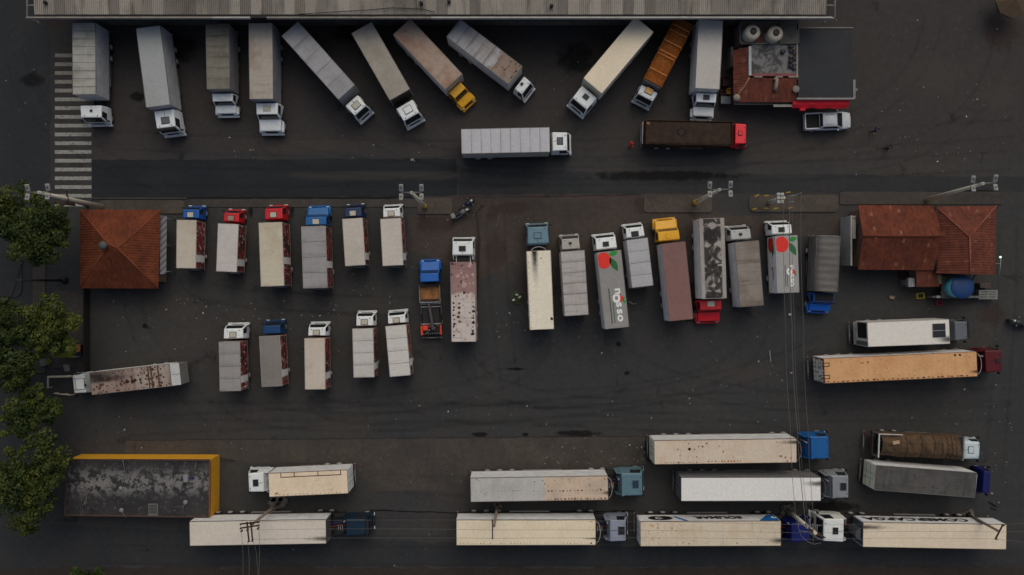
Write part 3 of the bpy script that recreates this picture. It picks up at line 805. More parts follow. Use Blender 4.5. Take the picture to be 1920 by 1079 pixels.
small('grey panelled delivery truck with blue bonnet cab', [(564.9, 425.8), (610.3, 424), (614, 538.3), (568.6, 541.7)], (574, 386, 614, 424), C(16, 84, 140), RM(124, 122, 122, amt=.2, grime=.4, seed=16), seams=4, kind=BN, seed=4, h=3.6, hc=2.6)
small('small blue cabbed delivery truck between the blue bonnet truck and a white cabbed one', [(642, 411), (679.6, 409.5), (685.7, 496.7), (646.9, 499.1)], (646, 390, 678, 408.5), DBLUE, RM(158, 150, 138, amt=.25, grime=.1, seed=17), seed=5)
small('small white cabbed delivery truck nearest the yellow footed floodlight mast', [(712.7, 412), (752.1, 408.9), (756, 496.7), (717.9, 499.1)], (718, 391, 750, 408.5), WHT, RM(166, 157, 147, amt=.2, grime=.12, seed=18), seed=6)
small('dark grey panelled delivery truck with white cab, leftmost of the lower row', [(410.2, 642), (449.9, 640.7), (451.5, 732.3), (412.5, 734.2)], (419, 617, 455.6, 636.8), WHT, RM(122, 119, 116, amt=.2, grime=.3, seed=19), seams=4, seed=7)
small('brownish grey delivery truck with dark blue cab in the lower row', [(486, 631.5), (524.8, 629.9), (529.4, 723.8), (491, 725.4)], (492.3, 611, 525.5, 628.7), C(12, 54, 98), RM(106, 101, 96, amt=.3, grime=.2, seed=20), hatch=None, seed=8)
small('cream roofed delivery truck with white cab in the middle of the lower row', [(570.6, 635.2), (609, 634.5), (610.3, 729.6), (572, 730.7)], (577.5, 615, 610.3, 631.5), WHT, RM(168, 156, 140, amt=.3, grime=.1, seed=21), seed=9)
small('white cabbed delivery truck with pinkish grey four panel roof', [(660.7, 617.3), (699.7, 616.1), (702, 706.7), (663, 708.5)], (667.6, 594, 699.7, 612.7), WHT, RM(160, 155, 150, amt=.15, grime=.15, seed=22), seams=4, seed=10)
small('white cabbed delivery truck with light panelled roof, slightly tilted, rightmost of the lower row', [(722.6, 613.2), (761.5, 608.6), (770, 703.2), (731, 707.1)], (727, 592, 760.4, 608), WHT, RM(178, 173, 167, amt=.12, grime=.1, seed=23), seams=4, seed=11)

# --- middle yard
rt, bx, L, w, h = truck('container_truck', 'truck carrying a blotched maroon and white container behind a white cab', [(844.2, 492), (890.6, 492), (892.2, 640.4), (846.9, 641.3)], 'U', 3.6, cab(CO, (848, 453, 887, 480), WHT, 3.0, hatch=(.5, .55, HB), visor=True), roof=RM(176, 166, 158, stain=C(156, 132, 122), amt=.5, grime=.6, seed=24, spots=(1.0, C(58, 34, 28), 1.15), half=(-3.1, C(126, 92, 90), 1.4)), dots=[(-.3, -3.0, .3, 14, .08, C(100, 60, 60), .8), (-.2, -3.0, -.3, 16, .16, C(168, 140, 138), .9), (-3.9, -7.6, .98, 9, .11, DRUST, .12), (-3.9, -7.6, -.98, 9, .13, DRUST, .14), (-4.0, -6.2, .42, 5, .13, RUST, .08), (-4.2, -7.9, .1, 14, .09, C(150, 116, 104), .9), (-.2, -7.9, 0, 14, .045, RUST, 1.0)], side=C(120, 104, 100), trim=C(130, 122, 116))
mb = MB(); mb.box((.62, 0, 1.25), (.55, 1.5, .10), M_alu, .02)
for s in (-1, 1): mb.tube([(.08, s * .72, 1.3), (.08, s * .72, 2.3), (.75, s * .72, 2.3), (.75, s * .72, 1.3)], .05, M_white, 8)
mb.box((.4, 0, 1.9), (.5, 1.3, .8), M_dark, .05); mb.obj('spare_rack', rt)
truck('semi_trailer_truck', 'narrow cream trailer streaked with black exhaust soot behind a steel blue cab', [(987.7, 471.4), (1032, 470.7), (1038.8, 617), (993.5, 618.4)], 'U', 3.9, cab(CO, (988.8, 426, 1028.6, 458.7), STEEL, 2.9, hatch=(.5, .55, STEEL)), dots=[(-.3, -8, 1.12, 14, .04, DRUST, .05), (-6.8, -7, -1.05, 1, .13, DRUST, .02), (-.6, -.9, -.2, 1, .09, TANR, .02)], roof=RM(226, 205, 184, amt=.15, grime=.12, seed=25, soot=[(.3, .42, 4.6, .5), (.1, .45, 2.0, .35)]), side=C(190, 176, 160), nose=(.42, .62, WHT), trim=C(170, 156, 140))
truck('box_truck', 'grey box truck with streaked panel joints and dirty white cab beside the fruit logo truck', [(1050.8, 471.4), (1096.1, 470.7), (1103.9, 590), (1058.6, 593.1)], 'U', 3.7, cab(CO, (1053, 448, 1087, 469), C(150, 147, 142), 2.7, hatch=(.6, .22, HB), visor=True), roof=RM(146, 141, 138, amt=.2, grime=.45, seed=26), side=C(110, 106, 104), seams=6)
NR1 = truck('logo_truck', 'longer grey truck with tomato and leaf logo on its roof', [(1119.5, 473.9), (1164.1, 470), (1179.8, 613.6), (1134, 616.5)], 'U', 3.8, cab(CO, (1117, 446, 1156, 468), WHT, 2.8, hatch=(.45, .5, HB)), roof=RM(116, 114, 111, amt=.12, grime=.1, seed=27), side=C(172, 168, 162), trim=C(120, 118, 115))
truck('box_truck', 'short pale grey box truck with white cab and black hatch beside the yellow bonnet truck', [(1173.7, 450.2), (1215.2, 446.6), (1224.8, 535.8), (1185.3, 539.4)], 'U', 3.5, cab(CO, (1174, 427, 1208, 446), WHT, 2.5, hatch=(.35, .6, HB)), roof=RM(142, 142, 145, amt=.12, grime=.15, seed=28), side=C(110, 110, 114), seams=4)
truck('box_truck', 'pinkish brown roofed truck with yellow bonnet cab in the middle row', [(1240.5, 458.5), (1284.3, 453.1), (1300.2, 598.8), (1254.5, 601.5)], 'U', 3.8, cab(BN, (1229.4, 410, 1273, 452.3), YEL, 2.6, hatch=(.5, .5, YEL)), roof=RM(112, 77, 72, amt=.25, grime=.10, seed=29), side=C(150, 146, 146), trim=C(110, 84, 78))
truck('box_truck', 'truck with ornate black stains on its grey roof and a red bonnet cab', [(1311.7, 411.2), (1356.9, 409.3), (1362.8, 559), (1315.8, 560.6)], 'D', 3.9, cab(BN, (1309, 562.5, 1353.4, 605.5), RED, 2.7, hatch=(.4, .55, HW_)), roof=RM(134, 128, 122, amt=.3, grime=.2, seed=30, ornate=C(30, 27, 25)), side=C(178, 176, 172), trim=C(150, 146, 140))
truck('box_truck', 'grey brown canvas roofed truck with white cab beside the ornately stained roof', [(1377.6, 454.2), (1422.7, 452.3), (1432.2, 573.3), (1387, 575.2)], 'U', 3.7, cab(CO, (1370, 431, 1408, 450), C(158, 160, 160), 2.6, hatch=(.55, .25, HB)), roof=RM(116, 107, 98, stain=C(92, 74, 60), amt=.5, grime=.5, seed=31), side=C(128, 128, 130), seams=3)
NR2 = truck('logo_truck', 'shorter white sided truck with tomato and leaf logo on its roof and side', [(1454.2, 442.9), (1494, 442.4), (1499, 548.3), (1456.9, 549)], 'U', 3.6, cab(CO, (1447, 422, 1485, 440), WHT, 2.5, hatch=(.5, .5, HB)), roof=RM(128, 127, 125, amt=.12, grime=.1, seed=32), side=C(180, 178, 176), trim=C(150, 150, 150))
rr_ = truck('box_truck', 'white roofed truck with open rear, two dark hatches on its roof and a grey cab', [(1626.4, 604.5), (1778.9, 599.3), (1781, 644.5), (1628, 651)], 'R', 3.9, cab(CO, (1789, 603, 1814, 638), C(88, 92, 98), 2.9, visor=True), roof=RM(206, 202, 192, amt=.10, grime=.10, seed=33, soot=(.0, -.8, 1.6, .5)), side=C(120, 118, 114), door=False, frame_rear=.35, trim=C(150, 146, 140))
rt, bx, L, w, h = rr_
for s in (-1, 1):
    mb = MB(); mb.box((-1.05, s * .36 + .15, h + .06), (1.25, .64, .07), paint('dark_hatch_panel', C(32, 34, 38), .35, .3), .015)
    mb.box((-1.05, s * .36 + .15, h + .03), (1.33, .70, .05), M_alu, .01); mb.obj('roof_hatch', bx)
mb = MB(); mb.box((-L - .02, .35, 2.6), (.03, w - .9, 2.1), paint('dark_interior_panel', (.004, .004, .004), .9, 0), 0); mb.box((-L - .02, -w / 2 + .28, 2.5), (.03, .45, 2.6), paint('folded_door', C(80, 80, 80)), 0)  # black panel paints the unlit interior onto the closed rear face
mb.box((-L - .05, 0, 1.15), (.5, w - .1, .08), M_steel, .02); mb.obj('open_rear', bx)
def wsides(seed):
    b = NB('patched_rear_door'); co = b.tc('Object', (seed, 0, 0))
    col = b.mix(b.step(b.noise(co, 1.7, 2, .4), .47, .52), C(90, 80, 66), C(188, 180, 164)); return b.done(col, .6)
rt, bx, L, w, h = truck('semi_trailer_truck', 'orange tan roofed long trailer with dark red cab on the right edge', [(1544.9, 673), (1830.3, 659.2), (1833, 706.4), (1547, 718.9)], 'R', 4.1, cab(CO, (1846, 657, 1879, 698), C(78, 14, 22), 3.2, hatch=(.75, .4, HB)), roof=RM(200, 150, 100, stain=C(176, 122, 76), amt=.5, grime=.18, seed=34, soot=(.0, -.75, 1.0, .25)), dots=[(-.5, -15.5, 0, 40, .05, C(146, 92, 56), 1.1), (-1.5, -2.5, 1.02, 2, .12, DRUST, .1), (-11, -12, .7, 3, .12, C(130, 78, 44), .2)], side=C(180, 178, 172), rear=C(74, 52, 40), axles='semi', nose=(.5, .85, C(196, 190, 180)), trim=C(120, 86, 58), cross=[[(-15.9, .8), (-14.9, .8), (-14.9, .45), (-15.9, .45)], [(-15.9, -.45), (-14.9, -.45), (-14.9, -.8), (-15.9, -.8)]], front=C(30, 18, 18), frame_rear=.25)
mb = MB(); rq = random.Random(4)
for k in range(30): mb.box((-1.0 - k * .5 + rq.uniform(-.1, .1), -w / 2 + .14 + rq.uniform(-.02, .03), h + .01), (rq.uniform(.14, .3), rq.uniform(.07, .13), .016), paint('rust_rivet', C(78, 36, 20), .8, .4))
mb.obj('rivet_row', bx)
mb = MB()
for y in (-.95, -.5, -.05, .4, .85):
    for z in (1.6, 2.3, 3.0, 3.6): mb.box((-L - .07, y + rq.uniform(-.06, .06), z), (.02, rq.uniform(.34, .42), rq.uniform(.45, .6)), paint('white_door_patch', (.85, .82, .74), .6, .2))
mb.obj('door_patches', bx)

# --- trailers along the bottom
truck('box_truck', 'cream roofed truck with brown strips and white cab facing left beside the yellow walled building', [(503.4, 888.3), (651, 881), (652.2, 926), (505, 931.9)], 'L', 3.9, cab(CO, (466, 887, 496, 923), WHT, 3.0, hatch=(.55, .55, HB)), dots=[(-.4, -7.8, -1.0 + 2.05, 18, .05, C(112, 90, 70), .05), (-.3, -1.2, .95, 4, .1, C(150, 112, 78), .2), (-4, -7.5, .2, 5, .05, DRUST, .6)], roof=RM(214, 193, 164, amt=.2, grime=.1, seed=35), side=C(186, 180, 170), nose=(.4, .62, WHT), trim=C(104, 84, 66), cross=[[(-1.25, -.74), (-7.3, -.74), (-7.3, -1.18)], [(-1.25, -.74), (-1.25, -1.18)], [(-2.6, -.74), (-2.6, -1.18)], [(-5.0, -.74), (-5.0, -1.18)]])
truck('semi_trailer_truck', 'long pinkish cream trailer with dark blue tractor under the leftmost crossarm pole', [(356, 978.4), (611.3, 974), (610.6, 1019.8), (355.5, 1024.2)], 'R', 4.0, cab(CO, (647, 974, 685, 1005), C(16, 36, 52), 3.0, visor=True), roof=RM(196, 186, 172, amt=.12, grime=.10, seed=36, soot=(.3, -.72, 3.0, .35)), side=C(210, 198, 180), zb=1.6, axles='semi', trim=C(80, 72, 66), front=C(60, 60, 62))
truck('semi_trailer_truck', 'trailer half grey and half rusty tan behind a steel blue tractor', [(882.5, 896.5), (1139, 892.7), (1140.8, 937.5), (882.5, 941.9)], 'R', 4.0, cab(CO, (1163, 887, 1204, 931), C(84, 112, 122), 3.2, hatch=(.7, .6, C(30, 46, 62)), fairing=True), roof=RM(152, 151, 147, stain=C(136, 130, 124), amt=.4, grime=.2, seed=37, half=(-6.4, C(190, 169, 147)), spots=(.25, C(96, 70, 56), 2.6), soot=(.2, -.5, 1.2, .3)), dots=[(-.2, -6.2, -.22, 16, .075, DRUST, .05), (-.2, -6.2, -1.08, 18, .09, C(104, 76, 62), .08), (-.3, -6.2, .3, 14, .08, C(146, 112, 88), .9), (-7, -13.5, -.2, 18, .05, C(118, 116, 112), .15)], side=C(196, 184, 166), axles='semi', nose=(.45, .85, C(190, 184, 176)), trim=C(90, 78, 68))
truck('semi_trailer_truck', 'clean pale yellow trailer with grey tractor and two dark roof windows', [(856, 975.5), (1116.4, 974.4), (1116.9, 1022.7), (856, 1022.7)], 'R', 4.0, cab(CO, (1142, 976, 1173, 1016), C(128, 134, 148), 3.2, hatch=(.75, .65, HB)), roof=RM(214, 199, 170, amt=.15, grime=.10, seed=38, soot=(.1, -.62, 2.0, .14)), dots=[(-.3, -13.8, -1.08, 40, .045, C(120, 104, 82), .05), (-.4, -.5, -1.1, 1, .09, DRUST, .02), (-.4, -.5, 1.1, 1, .08, DRUST, .02)], side=C(220, 212, 190), zb=1.6, axles='semi', nose=(.5, .85, C(196, 192, 180)), trim=C(90, 80, 68))
truck('semi_trailer_truck', 'pinkish cream trailer with bright blue tractor crossed by the power lines', [(1226.3, 826.2), (1493.1, 822.8), (1493.7, 867.7), (1227.6, 871.4)], 'R', 4.0, cab(CO, (1516, 818, 1554, 862), C(20, 82, 140), 3.1, fairing=True), roof=RM(197, 181, 160, stain=C(180, 142, 112), amt=.35, grime=.2, seed=39, spots=(.12, C(120, 84, 58), 1.5), soot=(.1, .85, 2.4, .3)), dots=[(-5.5, -9.0, -.98, 11, .12, C(164, 116, 76), .05), (-10, -13.5, -1.05, 14, .05, DRUST, .06), (-6, -13, .2, 9, .07, DRUST, .8), (-.5, -2, -.8, 5, .10, C(150, 90, 66), .3), (-9, -11, .5, 3, .13, DRUST, .3)], side=C(220, 204, 178), axles='semi', nose=(.5, .85, C(150, 140, 130)), trim=C(84, 66, 54), rear=C(190, 172, 150))
truck('semi_trailer_truck', 'bright white roofed trailer with dark grey sides and silver grey tractor', [(1277, 895.5), (1538.6, 895.5), (1539, 939.6), (1277.7, 940.4)], 'R', 4.0, cab(CO, (1556, 892, 1591, 935), C(122, 126, 130), 3.2, hatch=(.72, .6, HB), fairing=True), roof=RM(212, 210, 206, amt=.08, grime=.10, seed=40, soot=(.1, .55, 2.4, .4)), side=C(66, 66, 66), axles='semi', nose=(.5, .85, C(110, 110, 110)), trim=C(70, 68, 66))
SOL = truck('semi_trailer_truck', 'cream trailer with black lettering and blue swoosh on its side, dark blue tractor', [(1201, 978.5), (1463.8, 976.7), (1464.6, 1024.5), (1201, 1024.5)], 'R', 4.0, cab(CO, (1482, 981, 1519, 1017), C(17, 26, 88), 3.0), roof=RM(197, 183, 159, stain=C(180, 152, 118), amt=.35, grime=.25, seed=41, soot=(.1, -.72, 1.9, .4)), dots=[(-10.5, -13.8, .3, 16, .12, C(186, 152, 116), .9), (-8, -13.8, 0, 8, .06, C(150, 116, 88), 1.0), (-.5, -13, -.95, 8, .06, DRUST, .2)], side=C(216, 208, 190), zb=1.6, axles='semi', trim=C(80, 66, 54), front=C(50, 44, 42))
CMR = truck('semi_trailer_truck', 'cream trailer with black lettering on its side and white tractor facing left, at bottom right', [(1618.5, 979.3), (1883.6, 983.7), (1890, 1031), (1618.5, 1026)], 'L', 4.0, cab(CO, (1545, 971, 1584, 1019), C(202, 204, 200), 3.4, hatch=(.45, .55, HB), fairing=False), roof=RM(208, 192, 167, amt=.10, grime=.12, seed=42, soot=(.1, -.75, 3.6, .35)), side=C(190, 184, 176), zb=1.6, axles='semi', trim=C(84, 74, 64), front=C(58, 60, 66), nose=(.75, .5, C(90, 92, 98), C(58, 60, 66)))
bt, bx, L, w, h = truck('box_truck', 'dark grey streaked roof truck with white sides and dark blue cab at right', [(1642.9, 872), (1831.7, 887.7), (1827.9, 933), (1641, 920)], 'R', 3.9, cab(CO, (1842, 884, 1857, 926), C(17, 23, 78), 2.7), roof=RM(68, 66, 63, stain=C(50, 47, 46), amt=.6, grime=.8, seed=43, cross=1.2), side=C(176, 174, 170), rear=C(190, 176, 150), dots=[(-.5, -9.5, 0, 24, .14, C(64, 62, 60), 1.0)], trim=C(92, 90, 86))
mb = MB()
for s in (-1, 1): mb.tube([(.1, s * .85, 2.6), (.55, s * .85, 2.75), (.62, s * .85, 2.6)], .07, M_white, 8)
mb.tube([(.60, -.9, 2.75), (.62, .9, 2.75)], .10, M_white, 8)
mb.box((.35, 0, 2.3), (.45, 1.5, .7), M_dark, .08); mb.obj('wind_deflector', bt)
# --- open bodied trucks
def side_walls(root, L, w, z0, z1, m, posts=0, mp=None, name='side_board', front=True):
    hw = w / 2
    for s in (-1, 1):
        mb = MB(); mb.box((-L / 2, s * (hw - .04), (z0 + z1) / 2), (L, .07, z1 - z0), m, .01)
        for k in range(posts): mb.box((-.1 - (L - .2) * k / (posts - 1), s * (hw + .01), (z0 + z1) / 2), (.10, .07, z1 - z0 + .06), mp or m)
        mb.obj(name, root)
    mb = MB(); mb.box((-L + .04, 0, (z0 + z1) / 2), (.07, w - .16, z1 - z0), m, .01); mb.obj('tailgate', root)
    if front:
        mb = MB(); mb.box((-.04, 0, (z0 + z1) / 2 + .05), (.07, w - .16, z1 - z0 + .1), m, .01); mb.obj('headboard', root)
def bumpy(mb, L, w, zf, m, nx=60, ny=16, x0=0, inset=.08, seed=0, bulge=None):
    """a lumpy top surface with skirts; zf(x, t) gives height, t in -1..1"""
    k = mb.mi(m); g = []
    for i in range(nx + 1):
        row = []
        for j in range(ny + 1):
            t = -1 + 2 * j / ny; x = x0 - L * i / nx
            row.append(mb.bm.verts.new((x, t * (w / 2 - inset) * (bulge(x) if bulge else 1), zf(x, t))))
        g.append(row)
    for i in range(nx):
        for j in range(ny):
            f = mb.bm.faces.new((g[i][j], g[i][j + 1], g[i + 1][j + 1], g[i + 1][j])); f.material_index = k; f.smooth = True
            if f.normal.z < 0: f.normal_flip()
    bmesh.ops.recalc_face_normals(mb.bm, faces=list(mb.bm.faces))
def nz(x, y, s=0): return mnoise.noise(Vector((x, y, s)))
def loadmat(name, c1, c2, scale=3):
    b = NB(name); co = b.tc('Object')
    col = b.mix(b.step(b.noise(co, scale, 6, .7), .35, .68), c1, c2)
    col = b.mix(b.step(b.noise(b.tc('Object', (2, 0, 0), (2.4, .5, 1)), 1.4, 4), .5, .75, 0, .5), col, scale3(c1, .5))
    b.bump(b.noise(co, 9, 4), .03, .5)
    return b.done(col, .85, 0, .2)

rt, bx, L, w, h = truck('tipper_truck', 'open truck lined in weathered orange with cross bars, white cab, slanting at the dock', [(1267.4, 32.8), (1300.8, 45.9), (1241.6, 164), (1206, 147.3)], 'D', 3.3, cab(CO, ((1204, 158.5), (1234.6, 172.4), (1226, 188), (1194, 177)), C(190, 194, 196), 2.5, hatch=(.3, .6, C(196, 150, 84))), body='open')
mo = loadmat('weathered_orange_lining', C(132, 76, 28), C(102, 58, 24))
side_walls(rt, L, w, 1.1, 3.3, mo, 9, paint('orange_post', C(96, 52, 18), .6, .5))
mb = MB(); bumpy(mb, L - .16, w, lambda x, t: 3.05 + .10 * nz(x * .8, t * 1.2) + .06 * nz(x * 3, t * 4) - .12 * t * t, mo, 60, 14, -.08); mb.obj('load', rt)
mb = MB()
for x in (-1.3, -3.05, -3.4, -4.5, -5.7, -6.3): mb.box((x, 0, 3.27), (.06, w - .14, .05), paint('pale_cross_bar', C(186, 116, 60), .6, .3))
mb.obj('cross_bar', rt)
mb = MB(); mb.box((.06, 0, 2.1), (.10, w - .1, 2.2), M_steel, .02); mb.obj('bulkhead', rt)

rt, bx, L, w, h = truck('open_truck', 'empty open truck with dark brown bed and bright red cab, standing crosswise', [(1212.4, 224.6), (1375, 228), (1372.2, 273.8), (1209.6, 269.7)], 'R', 2.9, cab(CO, (1377, 232, 1399, 270), C(206, 32, 46), 2.7, hatch=(.5, .35, C(206, 32, 46))), body='open')
mbn = loadmat('dark_brown_boards', C(56, 43, 35), C(42, 33, 28), 2)
side_walls(rt, L, w, 1.05, 2.9, loadmat('brown_sides', C(62, 45, 34), C(44, 33, 27), 2), 8)
mb = MB(); bumpy(mb, L - .2, w - .14, lambda x, t: 2.80 + .07 * nz(x * .6, t) + .05 * nz(x * 3, t * 3) + (.25 if x < -L + .8 else 0) * 0, mbn, 70, 14, -.1)
mb.obj('bed', rt)
mb = MB(); mb.box((-L + .32, 0, 2.75), (.42, w - .25, .06), paint('orange_tail_board', C(150, 92, 40), .6, .4), .01); mb.box((-L - .22, 0, 2.2), (.08, w - .2, .10), M_alu, .01); mb.obj('tail_board', rt)
mb = MB(); rq = random.Random(3)
for k in range(9):
    a = rq.random() * 6.28; mb.tube([(-5.2 + .5 * math.cos(a), .1 + .4 * math.sin(a), 2.8), (-5.2 + .4 * math.cos(a + 1.4), .1 + .5 * math.sin(a + 1.4), 2.82)], .05, M_dark, 6)
mb.obj('rope_coil', rt)

rt, bx, L, w, h = truck('flatbed_truck', 'bare chassis truck with blue bonnet cab, wooden platform and orange red side boxes', [(786.7, 534.9), (824.3, 533.5), (829.5, 632.8), (788, 632)], 'U', 1.5, cab(BN, (787.8, 488.4, 823.6, 530), C(16, 84, 160), 2.4, rfrac=.40), body='open')
hw = w / 2
wood = loadmat('weathered_plywood', C(140, 98, 60), C(104, 70, 44), 2)
mb = MB(); mb.box((-.95, 0, 1.5), (1.5, w - .2, .1), wood, .01); mb.box((-1.6, 0, 1.56), (.2, w - .3, .14), paint('burnt_board', C(52, 34, 24), .8, .5)); mb.obj('wooden_platform', rt)
mb = MB()
for s in (-1, 1): mb.box((-.95, s * (hw - .04), 1.62), (1.75, .06, .3), M_steel)
mb.box((-1.82, 0, 1.6), (.08, w - .12, .24), M_alu); mb.box((-.06, 0, 1.8), (.06, w - .1, .7), M_dark); mb.obj('platform_frame', rt)
mb = MB(); mb.box((-3.6, 0, 1.0), (3.2, w - .5, .1), M_dark)
for x in (-2.0, -2.3, -4.1): mb.box((x, 0, 1.12), (.10, w - .15, .14), M_alu, .01)
for k in range(8): mb.box((-5.1, -hw + .3 + k * (w - .6) / 7, 1.25), (.12, .05, .2), M_steel)
for k in range(14): mb.box((-4.3 - (k % 4) * .22, (k * .37 % 1.4) - .7, 1.15 + (k % 3) * .06), (.16, .2, .14), (M_dark, M_steel, M_dark)[k % 3], .02)
mb.obj('crane_bed', rt)
mb = MB(); mb.box((-3.3, -.05, 1.5), (2.9, .26, .3), paint('grey_crane_boom', C(66, 60, 62), .6, .4), .03, R(8)); mb.obj('crane_boom', rt)
for s in (-1, 1):
    mb = MB(); mb.box((-4.75, s * (hw - .1), 1.2), (1.0, .2, .3), paint('orange_red_box', C(196, 62, 36), .5, .3), .03); mb.obj('side_box', rt)
mb = MB(); mb.box((-4.5, hw - .5, 1.3), (.5, .5, .3), paint('orange_red_box', C(196, 62, 36), .5, .3), .04); mb.box((-4.3, .0, 1.25), (.4, .6, .2), paint('dull_red_crate', C(96, 34, 38), .6, .4), .03); mb.obj('tool_crate', rt)

# curtain truck with rounded canvas roof and blue bonnet, facing down
rt, bx, L, w, h = truck('tarped_truck', 'grey canvas truck with rounded roof edge and blue bonnet cab facing down', [(1533.5, 441.8), (1581.5, 441.8), (1575.4, 547.9), (1529.5, 547.3)], 'D', 3.6, cab(BN, (1521.5, 549, 1561, 585.6), C(16, 84, 170), 2.5, rfrac=.46, roofcol=C(20, 21, 24)), body='open', zb=1.0)
canvas = roofmat(C(94, 91, 88), stain=C(70, 66, 64), amt=.5, grime=.5, seed=50)
mb = MB(); prof = [(-1.0, 1.0), (-1.0, 2.7), (-.94, 3.15), (-.80, 3.42), (-.55, 3.56), (0, 3.62), (.55, 3.56), (.80, 3.42), (.94, 3.15), (1.0, 2.7), (1.0, 1.0)]
k = mb.mi(canvas); N_ = 48; g = []
for i in range(N_ + 1):
    x = -L * i / N_; sag = .05 * math.sin(i * math.pi * 8 / N_) ** 2
    g.append([mb.bm.verts.new((x, a * w / 2, z - (sag if z > 3 else 0) + .02 * nz(x * 2, a * 3))) for a, z in prof])
for i in range(N_):
    for j in range(len(prof) - 1):
        f = mb.bm.faces.new((g[i][j], g[i][j + 1], g[i + 1][j + 1], g[i + 1][j])); f.material_index = k; f.smooth = True
for row in (g[0], g[-1]): mb.bm.faces.new(row).material_index = k
bmesh.ops.recalc_face_normals(mb.bm, faces=list(mb.bm.faces))
mb.obj('canvas_cover', rt)
mb = MB(); mb.box((-L / 2, 0, 1.02), (L, w + .04, .16), M_dark, .02); mb.obj('bed', rt)
for s in (-1, 1): mb = MB(); mb.tube([(-.05, s * w * .47, 3.1), (-L, s * w * .47, 3.1)], .025, M_steel, 6); mb.obj('tie_rope', rt)

# rusty trailer box at the lower left
rt, bx, L, w, h = truck('box_truck', 'old truck with rust pocked patched white roof and white cab facing the railed bay', [(168.7, 699), (318, 682.7), (320, 724.5), (171.6, 741.2)], 'L', 3.3, cab(CO, (137, 702.5, 161, 737.5), C(178, 184, 184), 2.5, hatch=(.45, .85, C(190, 194, 194))), roof=roofmat(C(150, 140, 132), stain=C(122, 98, 86), amt=.55, grime=.6, seed=51, spots=(1.0, C(44, 28, 22), 1.35), half=(-4.6, C(138, 122, 114), 2.6), soot=[(-.0, -.72, 5.0, .9), (-1.5, -.3, 3.4, .5)], band=.9), dots=[(-.3, -7.0, .3, 26, .08, DRUST, .8), (-.3, -4.2, 0, 14, .15, C(84, 56, 44), .8), (-3.6, -5.2, .18, 4, .21, C(44, 24, 20), .1), (-4.5, -8.0, 0, 24, .10, C(56, 34, 28), 1.0), (-.4, -7.8, -.95, 16, .07, DRUST, .1), (-.4, -7.8, .98, 16, .09, RUST, .12), (-5.8, -6.8, 0, 16, .14, C(84, 54, 38), .9)], side=C(150, 146, 142), door=False, zb=1.0)
mb = MB()
for x in (-5.95, -6.25, -6.95): mb.box((x, 0, h + .01), (.15, w - .1, .03), paint('rusty_rib', C(80, 50, 32), .8, .5))
mb.obj('rusty_rib', bx)
mb = MB()
for s in (-1, 1): mb.box((-L - .5, s * w * .25, h - .10), (.95, w * .5 - .05, .06), paint('white_tail_panel', C(176, 176, 174), .5, .35), .02)
mb.box((-L - .5, 0, 2.1), (.9, w - .1, 2.2), paint('pale_rear_body', C(120, 118, 114), .5, .4), .03); mb.obj('tail_section', bx)
mb = MB(); mb.lathe((.95, .1, 2.56), [(.02, 0), (.13, 0), (.13, .05), (.02, .06)], M_dark, 12); mb.obj('roof_vent', rt)

# loaded flatbed under a brown tarpaulin
rt, bx, L, w, h = truck('tarped_truck', 'truck loaded under a lumpy brown tarpaulin with rounded white cab', [(1647.5, 815), (1803, 819), (1802, 864), (1645, 857)], 'R', 3.0, cab(CO, (1806, 828, 1838, 862), C(176, 188, 192), 2.6, hatch=(.45, .5, C(176, 188, 192)), bev=.3), body='open', frame_rear=.3)
tarp = loadmat('brown_tarpaulin', C(86, 68, 50), C(62, 50, 38), 1.2)
mb = MB()
def tz(x, t):
    e = abs(t); base = 3.1 - .75 * max(0, e - .45) ** 1.5 * 1.9
    u_ = -x / L
    base -= .5 * max(0, u_ - .72) * 2
    fold = .13 * abs(math.sin(x * 2.3 + t * .7 + 1.6 * nz(x * .5, t))) + .24 * nz(x * .55, t * .9, 2) + .05 * nz(x * 2.5, t * 3, 5)
    return base + fold
bg_ = lambda x: .95 + .09 * nz(x * .75, 1.7) - (.12 if x < -L * .72 else 0) * min(1, (-x / L - .72) * 8)
bumpy(mb, L - .5, w + .06, tz, tarp, 130, 28, -.05, 0, 0, bg_); 
for s in (-1, 1):
    for k in range(110):
        x0, x1 = -.05 - (L - .5) * k / 110, -.05 - (L - .5) * (k + 1) / 110
        y = s * (w + .06) / 2
        b0, b1 = 1.5 + .15 * nz(x0 * 1.5, s), 1.5 + .15 * nz(x1 * 1.5, s)
        mb.face([(x0, y * bg_(x0), tz(x0, s)), (x1, y * bg_(x1), tz(x1, s)), (x1, y * 1.02, b1), (x0, y * 1.02, b0)], tarp)
mb.obj('tarpaulin', rt)
for k, x in enumerate((-.6, -1.0, -1.45, -2.0, -2.8, -4.1, -5.6)):
    mb = MB(); mb.tube([(x + .06 * math.sin(j * 2 + k), (-w / 2 - .04 + (w + .08) * j / 14) * bg_(x), tz(x, -1 + 2 * j / 14) + .03) for j in range(15)], .022, M_joint, 5); mb.obj('tie_rope', rt)
side_walls(rt, L, w, 1.1, 1.7, paint('wood_side_board', C(70, 56, 44), .7, .5), 8)
mb = MB()
mb.box((-L + .1, 0, 2.95), (.14, w + .1, .14), paint('white_frame', C(170, 170, 166), .5, .3), .02)
mb.box((-L + 1.3, -w / 2 * -1, 2.95), (2.4, .10, .12), paint('white_frame', C(170, 170, 166), .5, .3), .02)
for s in (-1, 1): mb.box((-L + .1, s * w / 2, 2.1), (.10, .10, 1.8), M_steel)
mb.obj('rear_frame', rt)
mb = MB(); mb.box((-L + 1.75, .42, tz(-L + 1.75, .3) + .08), (.7, .36, .06), paint('pale_sack', C(160, 134, 112), .8, .3), .02, .2); mb.obj('sack', rt)
mb = MB(); mb.box((.08, 0, 2.2), (.12, w, 2.2), M_steel, .02); mb.obj('headboard', rt)

